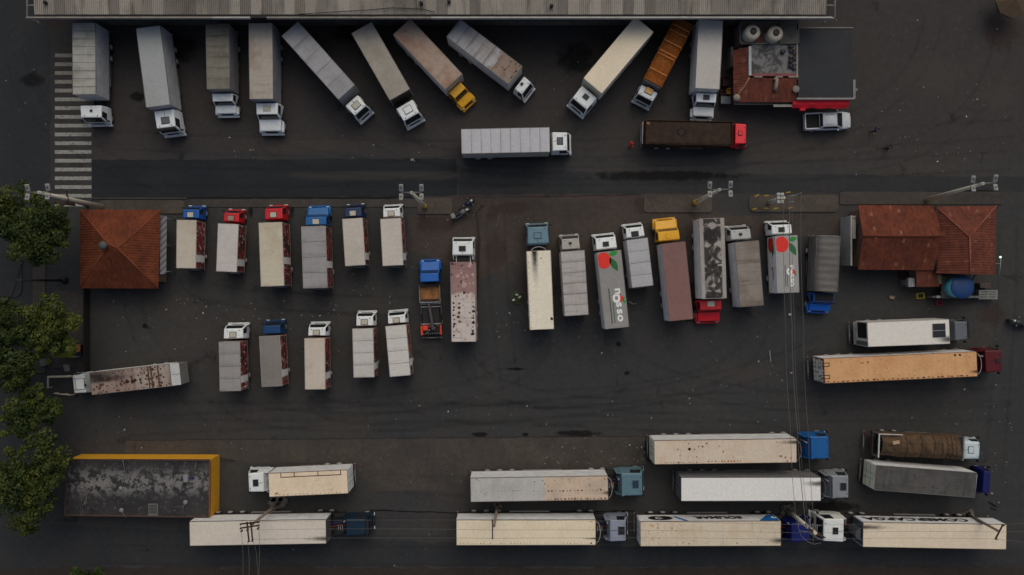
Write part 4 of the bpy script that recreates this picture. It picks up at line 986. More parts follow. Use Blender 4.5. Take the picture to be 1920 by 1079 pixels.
# ------------------------------------------------------------------ lettering and emblems on the trucks
M_tom = paint('tomato_red_print', C(205, 38, 24), .5, .15)
M_lf1, M_lf2 = paint('leaf_green_print', C(8, 92, 42), .5, .15), paint('light_leaf_print', C(22, 128, 44), .5, .15)
M_ltw, M_ltk, M_ltg = paint('white_print', C(214, 212, 206), .5, .1), paint('black_print', C(20, 21, 21), .5, .1), paint('green_print', C(14, 84, 56), .5, .1)
def leaf(c, ang, ln, wd, n=10):
    out = []
    for s in (1, -1):
        rng = range(n + 1) if s == 1 else range(n - 1, 0, -1)
        for i in rng:
            t = i / n; y = s * wd * math.sin(math.pi * t) * (1 - .35 * t)
            out.append((c[0] + math.cos(ang) * ln * t - math.sin(ang) * y, c[1] + math.sin(ang) * ln * t + math.cos(ang) * y))
    return out
def fruit_logo(tr, tom, tr_r, lf, txt_x0, txt_len, txt_y, ht, k=1.0, lk=1.0):
    root, bx, L, w, h = tr; z = h + .018; hw = w / 2
    mb = MB(); pts = []
    for i in range(40):
        a = 2 * math.pi * i / 40
        pts.append((max(-L, min(-.06, tom[0] + 1.12 * tr_r * math.sin(a))), min(hw - .06, tom[1] + tr_r * math.cos(a))))
    flat(mb, pts, z, M_tom); mb.obj('tomato_emblem', bx)
    mb = MB()
    flat(mb, leaf(lf, R(205), 1.62 * lk, .40 * lk), z, M_lf1)
    flat(mb, leaf((lf[0] + .28 * lk, lf[1] + .10 * lk), R(-78), 1.0 * lk, .30 * lk), z + .003, M_lf2)
    mb.obj('leaf_emblem', bx)
    # the word runs towards the rear, its top to the right of the truck
    xs, adv = txt_x0, txt_len / 4.9
    for i, ch in enumerate('nosso'):
        big = 1.35 if ch == 'o' and i == 1 else 1.0
        me = text_mesh(ch, ht * 1.42 * big, M_ltw, .036 * big)
        o = link('letter', me, bx, (xs - adv * (i + .5), txt_y + (.26 if i == 1 else 0), z + .006)); o.rotation_euler = (0, 0, math.pi); o.scale = (1.22, 1, 1)
    mb = MB(); cx, cy = xs - adv * 1.62, txt_y - ht * .66
    flat(mb, [(cx + .30 * k * math.cos(a), cy + .27 * k * math.sin(a)) for a in [2 * math.pi * i / 24 for i in range(24)]], z + .001, M_tom)
    flat(mb, leaf((cx - .05, cy - .22 * k), R(200), .55 * k, .14 * k), z + .001, M_lf2)
    flat(mb, leaf((cx - .05, cy - .2 * k), R(-60), .30 * k, .09 * k), z + .002, M_lf2)
    mb.obj('word_emblem', bx)
    mb = MB(); rq = random.Random(8)
    for (m, y, x0, x1) in ((M_ltk, txt_y + .62 * k, xs + .02, xs - txt_len * 1.03), (M_ltg, txt_y + .34 * k, xs - txt_len * .42, xs - txt_len * 1.02)):
        x = x0
        while x > x1:
            d_ = rq.uniform(.05, .12); mb.box((x - d_ / 2, y, z), (d_, .085 * k + .02, .006), m); x -= d_ + .035
    mb.obj('small_print', bx)
r1, b1, L1, w1, h1 = NR1
fruit_logo(NR1, (-.86, w1 / 2 - .62), .74, (-.62, -.02), -3.75, 3.35, -.20, .74)
r2, b2, L2, w2, h2 = NR2
fruit_logo(NR2, (-.86, w2 / 2 - .60), .72, (-.70, -.30), -3.0, 2.05, -.22, .56, .72, .92)
# faded emblem behind the tomato on the longer one
mb = MB(); rq = random.Random(2)
for k in range(9): mb.box((-2.55 - rq.random() * 1.1, -.10 + rq.uniform(-.45, .35), h1 + .016), (rq.uniform(.15, .5), .05, .004), paint('faded_print', C(138, 136, 134), .6, .2), 0, rq.choice((0, 1.2, 1.57)))
mb.obj('faded_emblem', b1)
# same print on the left side panel of the shorter one
mb = MB(); y = w2 / 2 + .022
def sideflat(mb, pts, m):
    f = mb.face([(p[0], y, p[1]) for p in pts], m); f.normal_update()
    if f.normal.y < 0: f.normal_flip()
sideflat(mb, [(max(-1.9, min(-.08, -.75 + .85 * math.cos(a))), 2.1 + .85 * math.sin(a)) for a in [2 * math.pi * i / 32 for i in range(32)]], M_tom)
mb.obj('tomato_emblem', b2)
mb = MB(); y += .004; sideflat(mb, [(p[0], p[1]) for p in leaf((-.7, 2.9), R(195), 1.5, .36)], M_lf1); mb.obj('leaf_emblem', b2)
mb = MB(); rq = random.Random(9)
for k in range(8): mb.box((-3.1 - k * .17, y - .01, 2.5 + rq.uniform(-.1, .1)), (.12, .02, rq.uniform(.25, .5)), (M_tom, M_ltk)[k % 2])
mb.obj('small_print', b2)
def sideword(tr, body, size, x, z, sgn, mat, bold=.05):
    root, bx, L, w, h = tr
    me = text_mesh(body, size, mat, bold, .008)
    o = link('side_lettering', me, bx, (x, sgn * (w / 2 + .028), z))
    # upright on the panel, read from outside
    o.rotation_euler = (R(90), 0, math.pi if sgn > 0 else 0)
    return o
o = sideword(SOL, 'SOLIMAR', 1.15, -6.0, 2.4, 1, M_ltk); o.scale = (1.02, 1, 1)
root, bx, L, w, h = SOL; y = w / 2 + .026
mb = MB(); blu = paint('blue_print', C(20, 96, 160), .5, .15)
sideflat(mb, [(-.1, 3.9), (-2.1, 3.9), (-.9, 2.0), (-.1, 1.7)], blu)
sideflat(mb, [(-L + 4.5, 3.9), (-L + 4.9, 3.9), (-L + 3.9, 2.4), (-L + 3.5, 2.4)], blu)
mb.obj('blue_swoosh', bx)
mb = MB(); y += .004
sideflat(mb, [(-L + 2.2 + 1.25 * math.cos(a), 2.9 + .75 * math.sin(a)) for a in [2 * math.pi * i / 30 for i in range(30)]], M_ltk)
mb.obj('round_emblem', bx)
mb = MB(); y += .004
ring = [(-L + 2.1 + .42 * math.cos(a), 2.9 + .42 * math.sin(a)) for a in [2 * math.pi * i / 24 for i in range(24)]]
sideflat(mb, ring, M_ltw); y += .004; sideflat(mb, [(p[0] * 1 + (.10), 2.9 + (p[1] - 2.9) * .6) for p in ring], M_ltk); mb.obj('round_emblem_ring', bx)
mb = MB(); 
for k in range(4): mb.tube([(-.35 - .0 * k + .28 * math.cos(a), y, 2.75 + (.28 - .05 * k) * math.sin(a)) for a in (0 + k, .8 + k, 1.6 + k)], .035, M_ltw, 5)
mb.obj('white_emblem', bx)
o = sideword(CMR, 'COMERCARGA', 1.35, -5.9, 2.3, -1, M_ltk); o.scale = (1.16, 1, 1)
# ------------------------------------------------------------------ buildings
def tilemat(name, c1, c2, seed=0, specks=0.0):
    b = NB(name)
    uv = b.tc('UV'); u = b.xyz(uv); co = b.tc('Object', (seed, seed * 2, 0))
    su = b.math('SINE', b.math('MULTIPLY', u[0], 2 * math.pi / .26))
    fr = b.math('FRACT', b.math('MULTIPLY', u[1], 1 / .42))
    n = b.noise(co, .6, 6, .65)
    col = b.mix(b.step(n, .36, .66), c1, c2)
    col = b.mix(b.step(b.noise(co, 1.5, 5, .7), .52, .74, 0, .7), col, scale3(c1, .42))
    cell = b.n('ShaderNodeTexWhiteNoise', noise_dimensions='2D')
    sn = b.n('ShaderNodeVectorMath', operation='SNAP'); b.put(sn.inputs[0], uv); sn.inputs[1].default_value = (.26, .42, 1)
    b.put(cell.inputs['Vector'], sn.outputs[0])
    col = b.mix(1.0, col, b.step(cell.outputs['Value'], 0, 1, .86, 1.12), 'MULTIPLY')
    if specks:
        col = b.mix(b.math('MULTIPLY', b.step(cell.outputs['Value'], .965, .975), specks), col, C(150, 112, 92))
    b.put(b.b.inputs['Base Color'], col)
    hgt = b.math('ADD', b.math('MULTIPLY', su, .5), b.math('MULTIPLY', fr, -.4))
    b.bump(hgt, .05, .6)
    return b.done(col, .85, 0, .15)
def slope(mb, pts, m, eave, thick=.10):
    """roof slope polygon (world points); tile courses run up from the eave edge (i, j)"""
    a, b_ = Vector(pts[eave[0]]), Vector(pts[eave[1]])
    U = (b_ - a).normalized()
    n = None
    P = [Vector(p) for p in pts]
    n = (P[1] - P[0]).cross(P[2] - P[0]).normalized()
    if n.z < 0: P = P[::-1]; n = -n
    V = n.cross(U)
    f = mb.face(P, m, [((p - a).dot(U), abs((p - a).dot(V))) for p in P])
    Q = [p - n * thick for p in P]
    mb.face(Q[::-1], m, [((p - a).dot(U), abs((p - a).dot(V))) for p in Q[::-1]])
    for i in range(len(P)):
        j = (i + 1) % len(P)
        mb.face([P[j], P[i], Q[i], Q[j]], m, [(0, 0), (1, 0), (1, .05), (0, .05)])
def wbox(mb, px0, py0, px1, py1, zt, z0, z1, m, bevel=0):
    """box whose top outline (seen at height zt) fills the given image rectangle"""
    a, b_ = W(px0, py1, zt), W(px1, py0, zt)
    mb.box(((a.x + b_.x) / 2, (a.y + b_.y) / 2, (z0 + z1) / 2), (b_.x - a.x, b_.y - a.y, z1 - z0), m, bevel)
def wall_ring(name, parent, x0, y0, x1, y1, z, m, openings=()):
    mb = MB(); t = .18
    mb.box(((x0 + x1) / 2, y0 + t / 2, z / 2), (x1 - x0, t, z), m); mb.box(((x0 + x1) / 2, y1 - t / 2, z / 2), (x1 - x0, t, z), m)
    mb.box((x0 + t / 2, (y0 + y1) / 2, z / 2), (t, y1 - y0 - 2 * t, z), m); mb.box((x1 - t / 2, (y0 + y1) / 2, z / 2), (t, y1 - y0 - 2 * t, z), m)
    return mb.obj(name, parent)
def opening(parent, kind, c, sz):
    mb = MB(); mb.box(c, sz, paint('painted_frame', C(110, 104, 96), .6, .4), .01); o = mb.obj(kind, parent)
    mb = MB(); s2 = tuple(v - .14 if v > .3 else v + .02 for v in sz); mb.box(c, s2, M_glass if kind == 'window' else paint('door_leaf', C(70, 50, 40), .6, .4)); mb.obj('pane' if kind == 'window' else 'door_leaf', o)
    return o

# warehouse along the top edge
def corrmat():
    b = NB('weathered_corrugated_sheet'); co = b.tc('Object'); p = b.xyz(co)
    sheetid = b.n('ShaderNodeTexWhiteNoise', noise_dimensions='1D'); b.put(sheetid.inputs['W'], b.math('FLOOR', b.math('MULTIPLY', p[0], .93)))
    col = b.mix(sheetid.outputs['Value'], C(108, 103, 97), C(150, 144, 136))
    col = b.mix(b.step(b.noise(b.tc('Object', (0, 0, 0), (1.5, .2, 1)), 1.0, 5, .65), .48, .76, 0, .65), col, C(64, 59, 54))
    col = b.mix(b.step(b.noise(co, .25, 4, .6), .5, .75, 0, .5), col, C(80, 74, 66))
    ph = b.math('FRACT', b.math('MULTIPLY', p[0], 1 / .19))
    b.put(b.b.inputs['Base Color'], col)
    return b.done(col, .6, .15, .3)
wh = empty('warehouse', W(810, 20, 0) * 1.0, 0, 'long warehouse with ribbed grey metal roof and loading dock along the top edge', 'warehouse')
OX, OY = wh.location.x, wh.location.y
xl, xr_ = W(64, 0, 6.1).x - OX, W(1552, 0, 6.1).x - OX
ye, yw = W(0, 29, 6).y - OY, 27.9 - OY
mb = MB(); mc = corrmat(); k = mb.mi(mc); rows = []
nr = int((xr_ - xl) / .19)
prof = [(0, 0), (.07, 0), (.095, .075), (.165, .075)]
xs = [(xl + i * .19 + a, b_) for i in range(nr) for a, b_ in prof]
ys = [ye + .05 + q for q in (0, 1.5, 6, 14, 24, 34)]
for y in ys:
    rows.append([mb.bm.verts.new((x, y, 6.05 + (y - ye) * .09 + dz)) for x, dz in xs])
for r0, r1 in zip(rows, rows[1:]):
    for j in range(len(xs) - 1):
        f = mb.bm.faces.new((r0[j], r0[j + 1], r1[j + 1], r1[j])); f.material_index = k
mb.obj('roof', wh)
mb = MB(); mb.box(((xl + xr_) / 2, ye - .12, 5.92), (xr_ - xl + .6, .26, .22), paint('gutter_dark', C(30, 28, 27), .7, .5)); mb.obj('gutter', wh)
mb = MB(); 
seg = [(50, 397), (397, 470), (500, 808), (808, 1560)]
for i, (a, b_) in enumerate(seg):
    xa, xb = W(a, 0, 5.9).x - OX, W(b_, 0, 5.9).x - OX
    m_ = (paint('fascia_weathered', C(120, 114, 107), .6, .5), paint('fascia_pale', C(150, 147, 142), .6, .4))[i % 2]
    mb.box(((xa + xb) / 2, W(0, 34, 5.9).y - OY, 5.86), (xb - xa - .02, .17, .40), m_, .02)
mb.obj('fascia', wh)
mb = MB()
mb.box(((xl + xr_) / 2, yw + 1.0, 2.9), (xr_ - xl - 1, .3, 5.8), paint('warehouse_wall', C(70, 62, 55), .85, .6)); mb.obj('wall', wh)
mb = MB(); mb.box(((xl + xr_) / 2, yw + .35, .55), (xr_ - xl - 2, 1.0, 1.1), M_conc, .03); mb.obj('loading_dock', wh)
md = paint('dock_shutter', C(88, 86, 82), .6, .5)
for k in range(13):
    mb = MB(); x = xl + 4 + k * 6.0
    mb.box((x, yw + .83, 2.8), (3.4, .06, 3.2), md)
    for q in range(10): mb.box((x, yw + .79, 1.4 + q * .31), (3.4, .03, .05), md)
    mb.obj('dock_door', wh)
mfr = paint('gutter_frame', C(136, 130, 122), .6, .4)
for s, px in ((-1, 50), (1, 1566)):
    mb = MB(); x = W(px, 0, 6).x - OX
    mb.tube([(x, ye - .2, 5.9), (x, ye + 8, 5.9)], .10, mfr, 8); mb.tube([(x - s * .9, ye + .1, 5.9), (x - s * .9, ye + 8, 6.2)], .06, mfr, 8)
    mb.tube([(x, ye - .2, 5.9), (x - s * .9, ye - .45, 5.7)], .07, mfr, 8)
    for y in (1.0, 2.2): mb.tube([(x, ye + y, 5.9), (x - s * .9, ye + y, 6.0)], .05, mfr, 8)
    mb.tube([(x - s * .9, ye - .45, 5.7), (x - s * .9, ye - .6, 5.4)], .09, mfr, 8)
    mb.obj('end_frame', wh)
for px, py in ((790, 7), (842, 4), (1034, 12), (85, 5)): p = W(px, py, 6.4); mb = MB(); mb.lathe((p.x - OX, p.y - OY, 6.1), [(.02, 0), (.14, 0), (.14, .35), (.2, .36), (.2, .42), (.02, .5)], M_dark, 12); mb.obj('roof_vent', wh)
mb = MB(); mb.tube([W(px, py, 6.3) - Vector((OX, OY, 0)) for px, py in ((560, 27), (640, 22), (690, 19), (735, 15), (790, 17), (815, 23))], .035, M_joint, 6); mb.obj('roof_cable', wh)

# square hut with a hipped tile roof at left
M_tile1 = tilemat('orange_clay_tiles', C(98, 52, 34), C(84, 44, 30), 1)
M_tile2 = tilemat('red_clay_tiles', C(100, 54, 39), C(84, 46, 36), 4, .35)
M_tile3 = tilemat('brown_clay_tiles', C(100, 56, 44), C(84, 48, 40), 7, .2)
M_ridge = paint('ridge_tile', C(134, 76, 58), .8, .5)
def finish(name, label, cat, c):
    return empty(name, c, 0, label, cat)
c0 = W(224, 467, 3); hut = finish('tiled_hut', 'square hut with orange hipped clay tile roof and grey finial', 'building', (c0.x, c0.y, 0))
def rel(o, p): return Vector(p) - Vector((o.location.x, o.location.y, 0))
def Wr(o, px, py, z): return rel(o, W(px, py, z))
A, B, Cc, D = Wr(hut, 150, 393, 3), Wr(hut, 301, 394, 3), Wr(hut, 297, 541.5, 3), Wr(hut, 150, 541, 3)
AP1, AP2 = Wr(hut, 203, 458, 5.5), Wr(hut, 221, 466, 5.5)
mb = MB()
for pts in ((A, B, AP2, AP1), (B, Cc, AP2), (Cc, D, AP1, AP2), (D, A, AP1)): slope(mb, pts, M_tile1, (0, 1))
hr = mb.obj('roof', hut)
mb = MB()
for a, b_ in ((A, AP1), (B, AP2), (Cc, AP2), (D, AP1), (AP1, AP2)): mb.tube([a + Vector((0, 0, .0)), b_ + Vector((0, 0, .0))], .055, paint('ridge_tile_dark', C(116, 60, 40), .8, .5), 7)
mb.obj('ridge', hr)
mb = MB(); f = AP1.lerp(AP2, .1); mb.lathe((f.x - .55, f.y - .1, 5.1), [(.02, 0), (.34, 0), (.34, .45), (.42, .5), (.40, .68), (.12, .78), (.02, .78)], paint('grey_finial', C(72, 76, 74), .7, .5), 14); mb.obj('finial', hr)
wall_ring('wall', hut, A.x + .7, Cc.y + .7, B.x - .7, A.y - .7, 3.02, paint('hut_wall', C(120, 100, 82), .8, .5))
opening(hut, 'door', (B.x - .69, -1.2, 1.1), (.10, 1.0, 2.1)); opening(hut, 'window', (B.x - .69, 1.4, 1.5), (.10, 1.3, 1.0)); opening(hut, 'window', (0, Cc.y + .69, 1.5), (1.6, .10, 1.0))
# striped lean-to sheet on its right side
aw = MB(); q0, q1 = W(300, 404, 2.6), W(313, 406, 2.3); q2, q3 = W(312, 513, 2.3), W(300, 515, 2.6)
def stripem():
    b = NB('striped_grey_sheet'); co = b.tc('Object'); p = b.xyz(co)
    s_ = b.math('SINE', b.math('MULTIPLY', b.math('ADD', p[1], b.math('MULTIPLY', p[0], -1.2)), 9.5))
    return b.done(b.mix(b.step(s_, .2, .5, 0, .75), C(108, 108, 112), C(58, 58, 62)), .6)
up = Vector((0, 0, .04))
ps = [q0, q1, q2, q3]
aw.solid([p for p in ps] + [p + up for p in ps], [(3, 2, 1, 0), (4, 5, 6, 7), (0, 1, 5, 4), (1, 2, 6, 5), (2, 3, 7, 6), (3, 0, 4, 7)], stripem())
o = aw.obj('awning'); o.data.transform(Matrix.Translation(-Vector((c0.x, c0.y, 0)))); o.parent = hut
for y in (q0.y - .3, (q0.y + q3.y) / 2, q3.y + .3):
    mb = MB(); mb.tube([(q1.x - .05 - c0.x, y - c0.y, 0), (q1.x - .05 - c0.x, y - c0.y, 2.32)], .04, M_steel, 8); mb.obj('awning_post', hut)

# gable and hip roofed pair at right
c0 = W(1735, 446, 3); rb = finish('tiled_house', 'red tiled house with joined gable and hip roofs at the right side', 'building', (c0.x, c0.y, 0))
gA, gB = Wr(rb, 1609, 385, 3), Wr(rb, 1752, 386, 3); gC, gD = Wr(rb, 1752, 507, 3), Wr(rb, 1609, 506, 3)
r0, r1 = Wr(rb, 1618, 443, 4.5), Wr(rb, 1752, 443, 4.5); r1.x = gB.x
mb = MB(); slope(mb, (gA, gB, r1, r0), M_tile2, (0, 1)); slope(mb, (gC, gD, r0, r1), M_tile2, (0, 1)); g_ = mb.obj('gable_roof', rb)
mb = MB(); mb.tube([r0 + Vector((0, 0, .02)), r1 + Vector((0, 0, .02))], .09, paint('ridge_tile_red', C(88, 42, 28), .8, .5), 7); mb.obj('ridge', g_)
hA, hB, hC, hD = Wr(rb, 1755, 388, 3.2), Wr(rb, 1868, 386, 3.2), Wr(rb, 1866, 515, 3.2), Wr(rb, 1755, 513, 3.2)
a1, a2 = Wr(rb, 1818, 445, 5.0), Wr(rb, 1819, 513, 5.0); a2.y = hC.y + .0
mb = MB(); slope(mb, (hA, hB, a1), M_tile3, (0, 1)); slope(mb, (hB, hC, a2, a1), M_tile3, (0, 1)); slope(mb, (hD, hA, a1, a2), M_tile3, (0, 1)); h_ = mb.obj('hip_roof', rb)
mb = MB()
for p, q in ((hA, a1), (hB, a1), (a1, a2)): mb.tube([p + Vector((0, 0, .03)), q + Vector((0, 0, .02))], .06, M_ridge, 7)
mb.obj('ridge', h_)
mb = MB(); mb.tube([gB + Vector((.05, 0, .3)), gC + Vector((.05, 0, .3))], .10, paint('valley_flashing', C(46, 38, 34), .7, .5), 8); mb.obj('valley_gutter', rb)
mw = paint('house_wall', C(120, 96, 80), .85, .5)
wall_ring('wall', rb, gA.x + .4, gD.y + .4, hB.x - .4, gA.y - .4, 2.95, mw)
mb = MB(); mb.solid([(gA.x + .45, gD.y + .4, 2.96), (gA.x + .45, gA.y - .4, 2.96), (gA.x + .45, r0.y, 4.35), (gA.x + .62, gD.y + .4, 2.96), (gA.x + .62, gA.y - .4, 2.96), (gA.x + .62, r0.y, 4.35)], [(0, 1, 2), (5, 4, 3), (0, 3, 4, 1), (1, 4, 5, 2), (2, 5, 3, 0)], mw); mb.obj('gable_wall', rb)
for x in (-5, -2, 1): opening(rb, 'window', (x, gD.y + .38, 1.6), (1.3, .10, 1.0))
opening(rb, 'door', (gA.x + .38, 1.0, 1.1), (.10, 1.0, 2.1))
an = [Wr(rb, 1718, 497, 2.9), Wr(rb, 1752, 497, 2.9), Wr(rb, 1762, 538, 2.3), Wr(rb, 1718, 538.5, 2.3)]
mb = MB(); slope(mb, (an[2], an[3], an[0], an[1]), M_tile3, (0, 1)); mb.obj('lean_to_roof', rb)
wall_ring('lean_to_wall', rb, an[3].x + .1, an[3].y + .15, an[1].x, an[0].y - .3, 2.2, mw)

# small bar building with water tanks at the top right
c0 = W(1437, 120, 3); br = finish('snack_bar', 'small building with tile skirt roof, concrete terrace and dark blue flat canopy', 'building', (c0.x, c0.y, 0))
T = lambda x, y, z: Wr(br, x, y, z)
mb = MB()
slope(mb, (T(1374, 95, 2.9), T(1376, 192, 2.9), T(1405, 146, 3.6), T(1405, 88, 3.6)), M_tile3, (0, 1))
slope(mb, (T(1376, 192, 2.9), T(1494, 192, 2.9), T(1494, 147, 3.6), T(1405, 146, 3.6)), M_tile3, (0, 1)); tr_ = mb.obj('tile_roof', br)
mb = MB(); pp = [T(1405, 146, 3.65), T(1396, 162, 3.42), T(1388, 172, 3.24), T(1377, 190, 2.98)]; mb.tube(pp, .10, paint('mortar_ridge', C(128, 92, 66), .8, .5), 7)
mb.lathe(tuple(T(1381, 184, 3.0)), [(.02, 0), (.4, 0), (.34, .22), (.1, .3), (.02, .3)], paint('lime_mortar', C(132, 120, 108), .9, .5), 9); mb.obj('ridge', tr_)
def terr():
    b = NB('stained_terrace_concrete'); co = b.tc('Object')
    col = b.mix(b.step(b.noise(co, .9, 6, .7, .6), .44, .58), C(104, 104, 104), C(58, 58, 57))
    col = b.mix(b.step(b.noise(co, .7, 5, .7, 1.0), .62, .66), col, C(24, 24, 24))
    return b.done(col, .85)
mb = MB(); a, b_ = T(1409, 138, 3.3), T(1492, 84, 3.3); mb.box(((a.x + b_.x) / 2, (a.y + b_.y) / 2, 3.2), (b_.x - a.x, b_.y - a.y, .2), terr()); mb.obj('terrace', br)
mb = MB(); a, b_ = T(1404, 142, 3.7), T(1409, 87, 3.7); mb.box(((a.x + b_.x) / 2, (a.y + b_.y) / 2, 3.4), (b_.x - a.x, b_.y - a.y, .62), paint('white_parapet', C(150, 158, 162), .7, .4), .02); mb.obj('parapet', br)
mb = MB(); a, b_ = T(1410, 143, 3.7), T(1493, 138, 3.7); mb.box(((a.x + b_.x) / 2, (a.y + b_.y) / 2, 3.4), (b_.x - a.x, b_.y - a.y, .62), paint('pinkish_parapet', C(112, 62, 66), .7, .6), .02)
for k, (x0, x1) in enumerate(((1414, 1430), (1455, 1468), (1478, 1497))): p, q = T(x0, 146, 3.65), T(x1, 141, 3.65); mb.box(((p.x + q.x) / 2, (p.y + q.y) / 2, 3.5), (q.x - p.x, q.y - p.y, .4), paint('lime_mortar', C(132, 120, 108), .9, .5), .05)
mb.obj('rear_parapet', br)
a, b_ = T(1388, 82, 3.4), T(1497, 42, 3.4)
mb = MB(); mb.box(((a.x + b_.x) / 2, (a.y + b_.y) / 2, 1.6), (b_.x - a.x, b_.y - a.y, 3.2), paint('bar_wall', C(96, 80, 74), .85, .6)); mb.obj('tank_base', br)
mb = MB()
for (x0, y0, x1, y1) in ((a.x, a.y, b_.x, a.y), (a.x, b_.y, b_.x, b_.y), (a.x, a.y, a.x, b_.y), (b_.x, a.y, b_.x, b_.y)):
    mb.box(((x0 + x1) / 2, (y0 + y1) / 2, 3.32), (abs(x1 - x0) + .14, abs(y1 - y0) + .14, .3) , paint('tank_rim', C(92, 90, 86), .8, .5), .02)
mb.obj('rim', br)
mb = MB(); p, q = T(1408, 80, 3.3), T(1430, 68, 3.3); mb.box(((p.x + q.x) / 2, (p.y + q.y) / 2, 3.3), (q.x - p.x, q.y - p.y, .12), paint('red_tarp', C(96, 36, 40), .7, .4)); mb.obj('red_cover', br)
mb = MB(); p, q = T(1462, 82, 3.6), T(1494, 38, 3.6)
for k in range(14): mb.box((p.x + .07 + (q.x - p.x) * k / 14, (p.y + q.y) / 2, 3.55 + (.03 if k % 2 else 0)), ((q.x - p.x) / 14, q.y - p.y, .05), paint('corrugated_grey', C(84, 80, 74), .7, .5))
mb.obj('corrugated_sheet', br)
a, b_ = T(1378, 188, 2.85), T(1493, 90, 2.85)
wall_ring('wall', br, a.x + .4, a.y + .3, b_.x, b_.y, 2.84, paint('bar_wall', C(96, 80, 74), .85, .6))
mb = MB(); p, q = T(1496, 184, 3.3), T(1598, 55, 3.3); ca = paint('dark_blue_canopy', C(35, 38, 43), .75, .3, 0, .8)
mb.box(((p.x + q.x) / 2, (p.y + q.y) / 2, 3.22), (q.x - p.x, q.y - p.y, .16), ca, .03); cn = mb.obj('canopy', br)
mb = MB(); mb.box(((p.x + q.x) / 2 + .1, q.y + .12, 3.3), (q.x - p.x, .14, .18), paint('canopy_beam', C(98, 94, 88), .6, .4), .02)
mb.box(((p.x + q.x) / 2, p.y - .10, 3.3), (q.x - p.x + .3, .2, .24), paint('canopy_gutter', C(116, 114, 112), .6, .4), .02)
mb.box((p.x - .1, (p.y + q.y) / 2 + .9, 3.3), (.18, q.y - p.y - 2, .22), paint('canopy_gutter', C(116, 114, 112), .6, .4), .02); mb.obj('canopy_edge', cn)
for x in (p.x + .3, q.x - .3):
    for y in (p.y + .3, (p.y + q.y) / 2, q.y - .3):
        mb = MB(); mb.tube([(x, y, 0), (x, y, 3.15)], .06, M_steel, 8); mb.obj('canopy_post', br)
mred = paint('red_awning_fabric', C(208, 24, 40), .6, .12)
p, q = T(1485, 203, 2.6), T(1592, 190, 2.9)
mb = MB(); n = 24; g = []
for i in range(n + 1):
    x = p.x + (q.x - p.x) * i / n
    g.append([mb.bm.verts.new((x, q.y + .1, 2.95)), mb.bm.verts.new((x, (p.y + q.y) / 2, 2.85 + .03 * math.sin(i))), mb.bm.verts.new((x, p.y + .05 * math.sin(i * .9), 2.55)), mb.bm.verts.new((x, p.y + .05 * math.sin(i * .9), 2.35))])
kk = mb.mi(mred)
for i in range(n):
    for j in range(3):
        f = mb.bm.faces.new((g[i][j], g[i][j + 1], g[i + 1][j + 1], g[i + 1][j])); f.material_index = kk
xx = T(1505, 0, 2.5).x; mb.box((xx, p.y - .12, 2.4), (.6, .28, .3), mred, .08)
mb.obj('awning', br)
mb = MB(); p, q = T(1450, 201, 2.6), T(1485, 196, 2.6); mb.box(((p.x + q.x) / 2, (p.y + q.y) / 2, 2.6), (q.x - p.x, q.y - p.y, .10), paint('white_valance', C(132, 130, 124), .6, .4), .02)
p, q = T(1376, 197, 2.5), T(1424, 192, 2.5); mb.box(((p.x + q.x) / 2, (p.y + q.y) / 2, 2.5), (q.x - p.x, q.y - p.y, .08), paint('grey_ledge', C(84, 80, 74), .6, .4), .02)
p, q = T(1426, 197, 2.5), T(1450, 191, 2.5); mb.box(((p.x + q.x) / 2, (p.y + q.y) / 2, 2.42), (q.x - p.x, q.y - p.y, .08), paint('grey_ledge', C(84, 80, 74), .6, .4), .02); mb.obj('ledge', br)
mb = MB(); p, q = T(1599, 186, 3.3), T(1604, 150, 3.3); mb.box(((p.x + q.x) / 2, (p.y + q.y) / 2, 2.9), (q.x - p.x, q.y - p.y, .9), paint('pale_side_sign', C(112, 112, 110), .6, .4), .03); mb.box((q.x + .12, (p.y + q.y) / 2, 3.1), (.3, .25, .2), M_steel, .03); mb.obj('side_board', br)
mb = MB(); pts = [T(1452, 147, 3.72), T(1456, 150, 3.7), T(1455, 160, 3.6), T(1453, 170, 3.45)]; mb.tube([p_ + Vector((0, 0, .06)) for p_ in pts], .20, paint('lime_mortar', C(132, 120, 108), .9, .5), 8); mb.obj('mortar_patch', br)
mb = MB(); mb.lathe(tuple(T(1492, 168, 3.5)), [(.02, 0), (.30, .02), (.36, .12), (.34, .14), (.02, .06)], paint('dish_grey', C(104, 100, 94), .6, .4), 14); mb.obj('satellite_dish', br)
mb = MB(); mb.lathe(tuple(T(1467, 98, 3.3)), [(.02, 0), (.24, 0), (.26, .3), (.22, .34), (.02, .34)], paint('blue_bucket', C(30, 34, 48), .5, .3), 14); mb.obj('bucket', br)
mb = MB()
for k in range(10): p_ = T(1482 + (k % 2) * 6, 88 + k * 4.6, 3.3); mb.box((p_.x, p_.y, 3.42), (.35, .3, .25), (M_dark, paint('scrap_tan', C(80, 70, 60), .8, .5), paint('scrap_blue', C(30, 36, 52), .7, .4))[k % 3], .03, k)
mb.obj('roof_clutter', br)
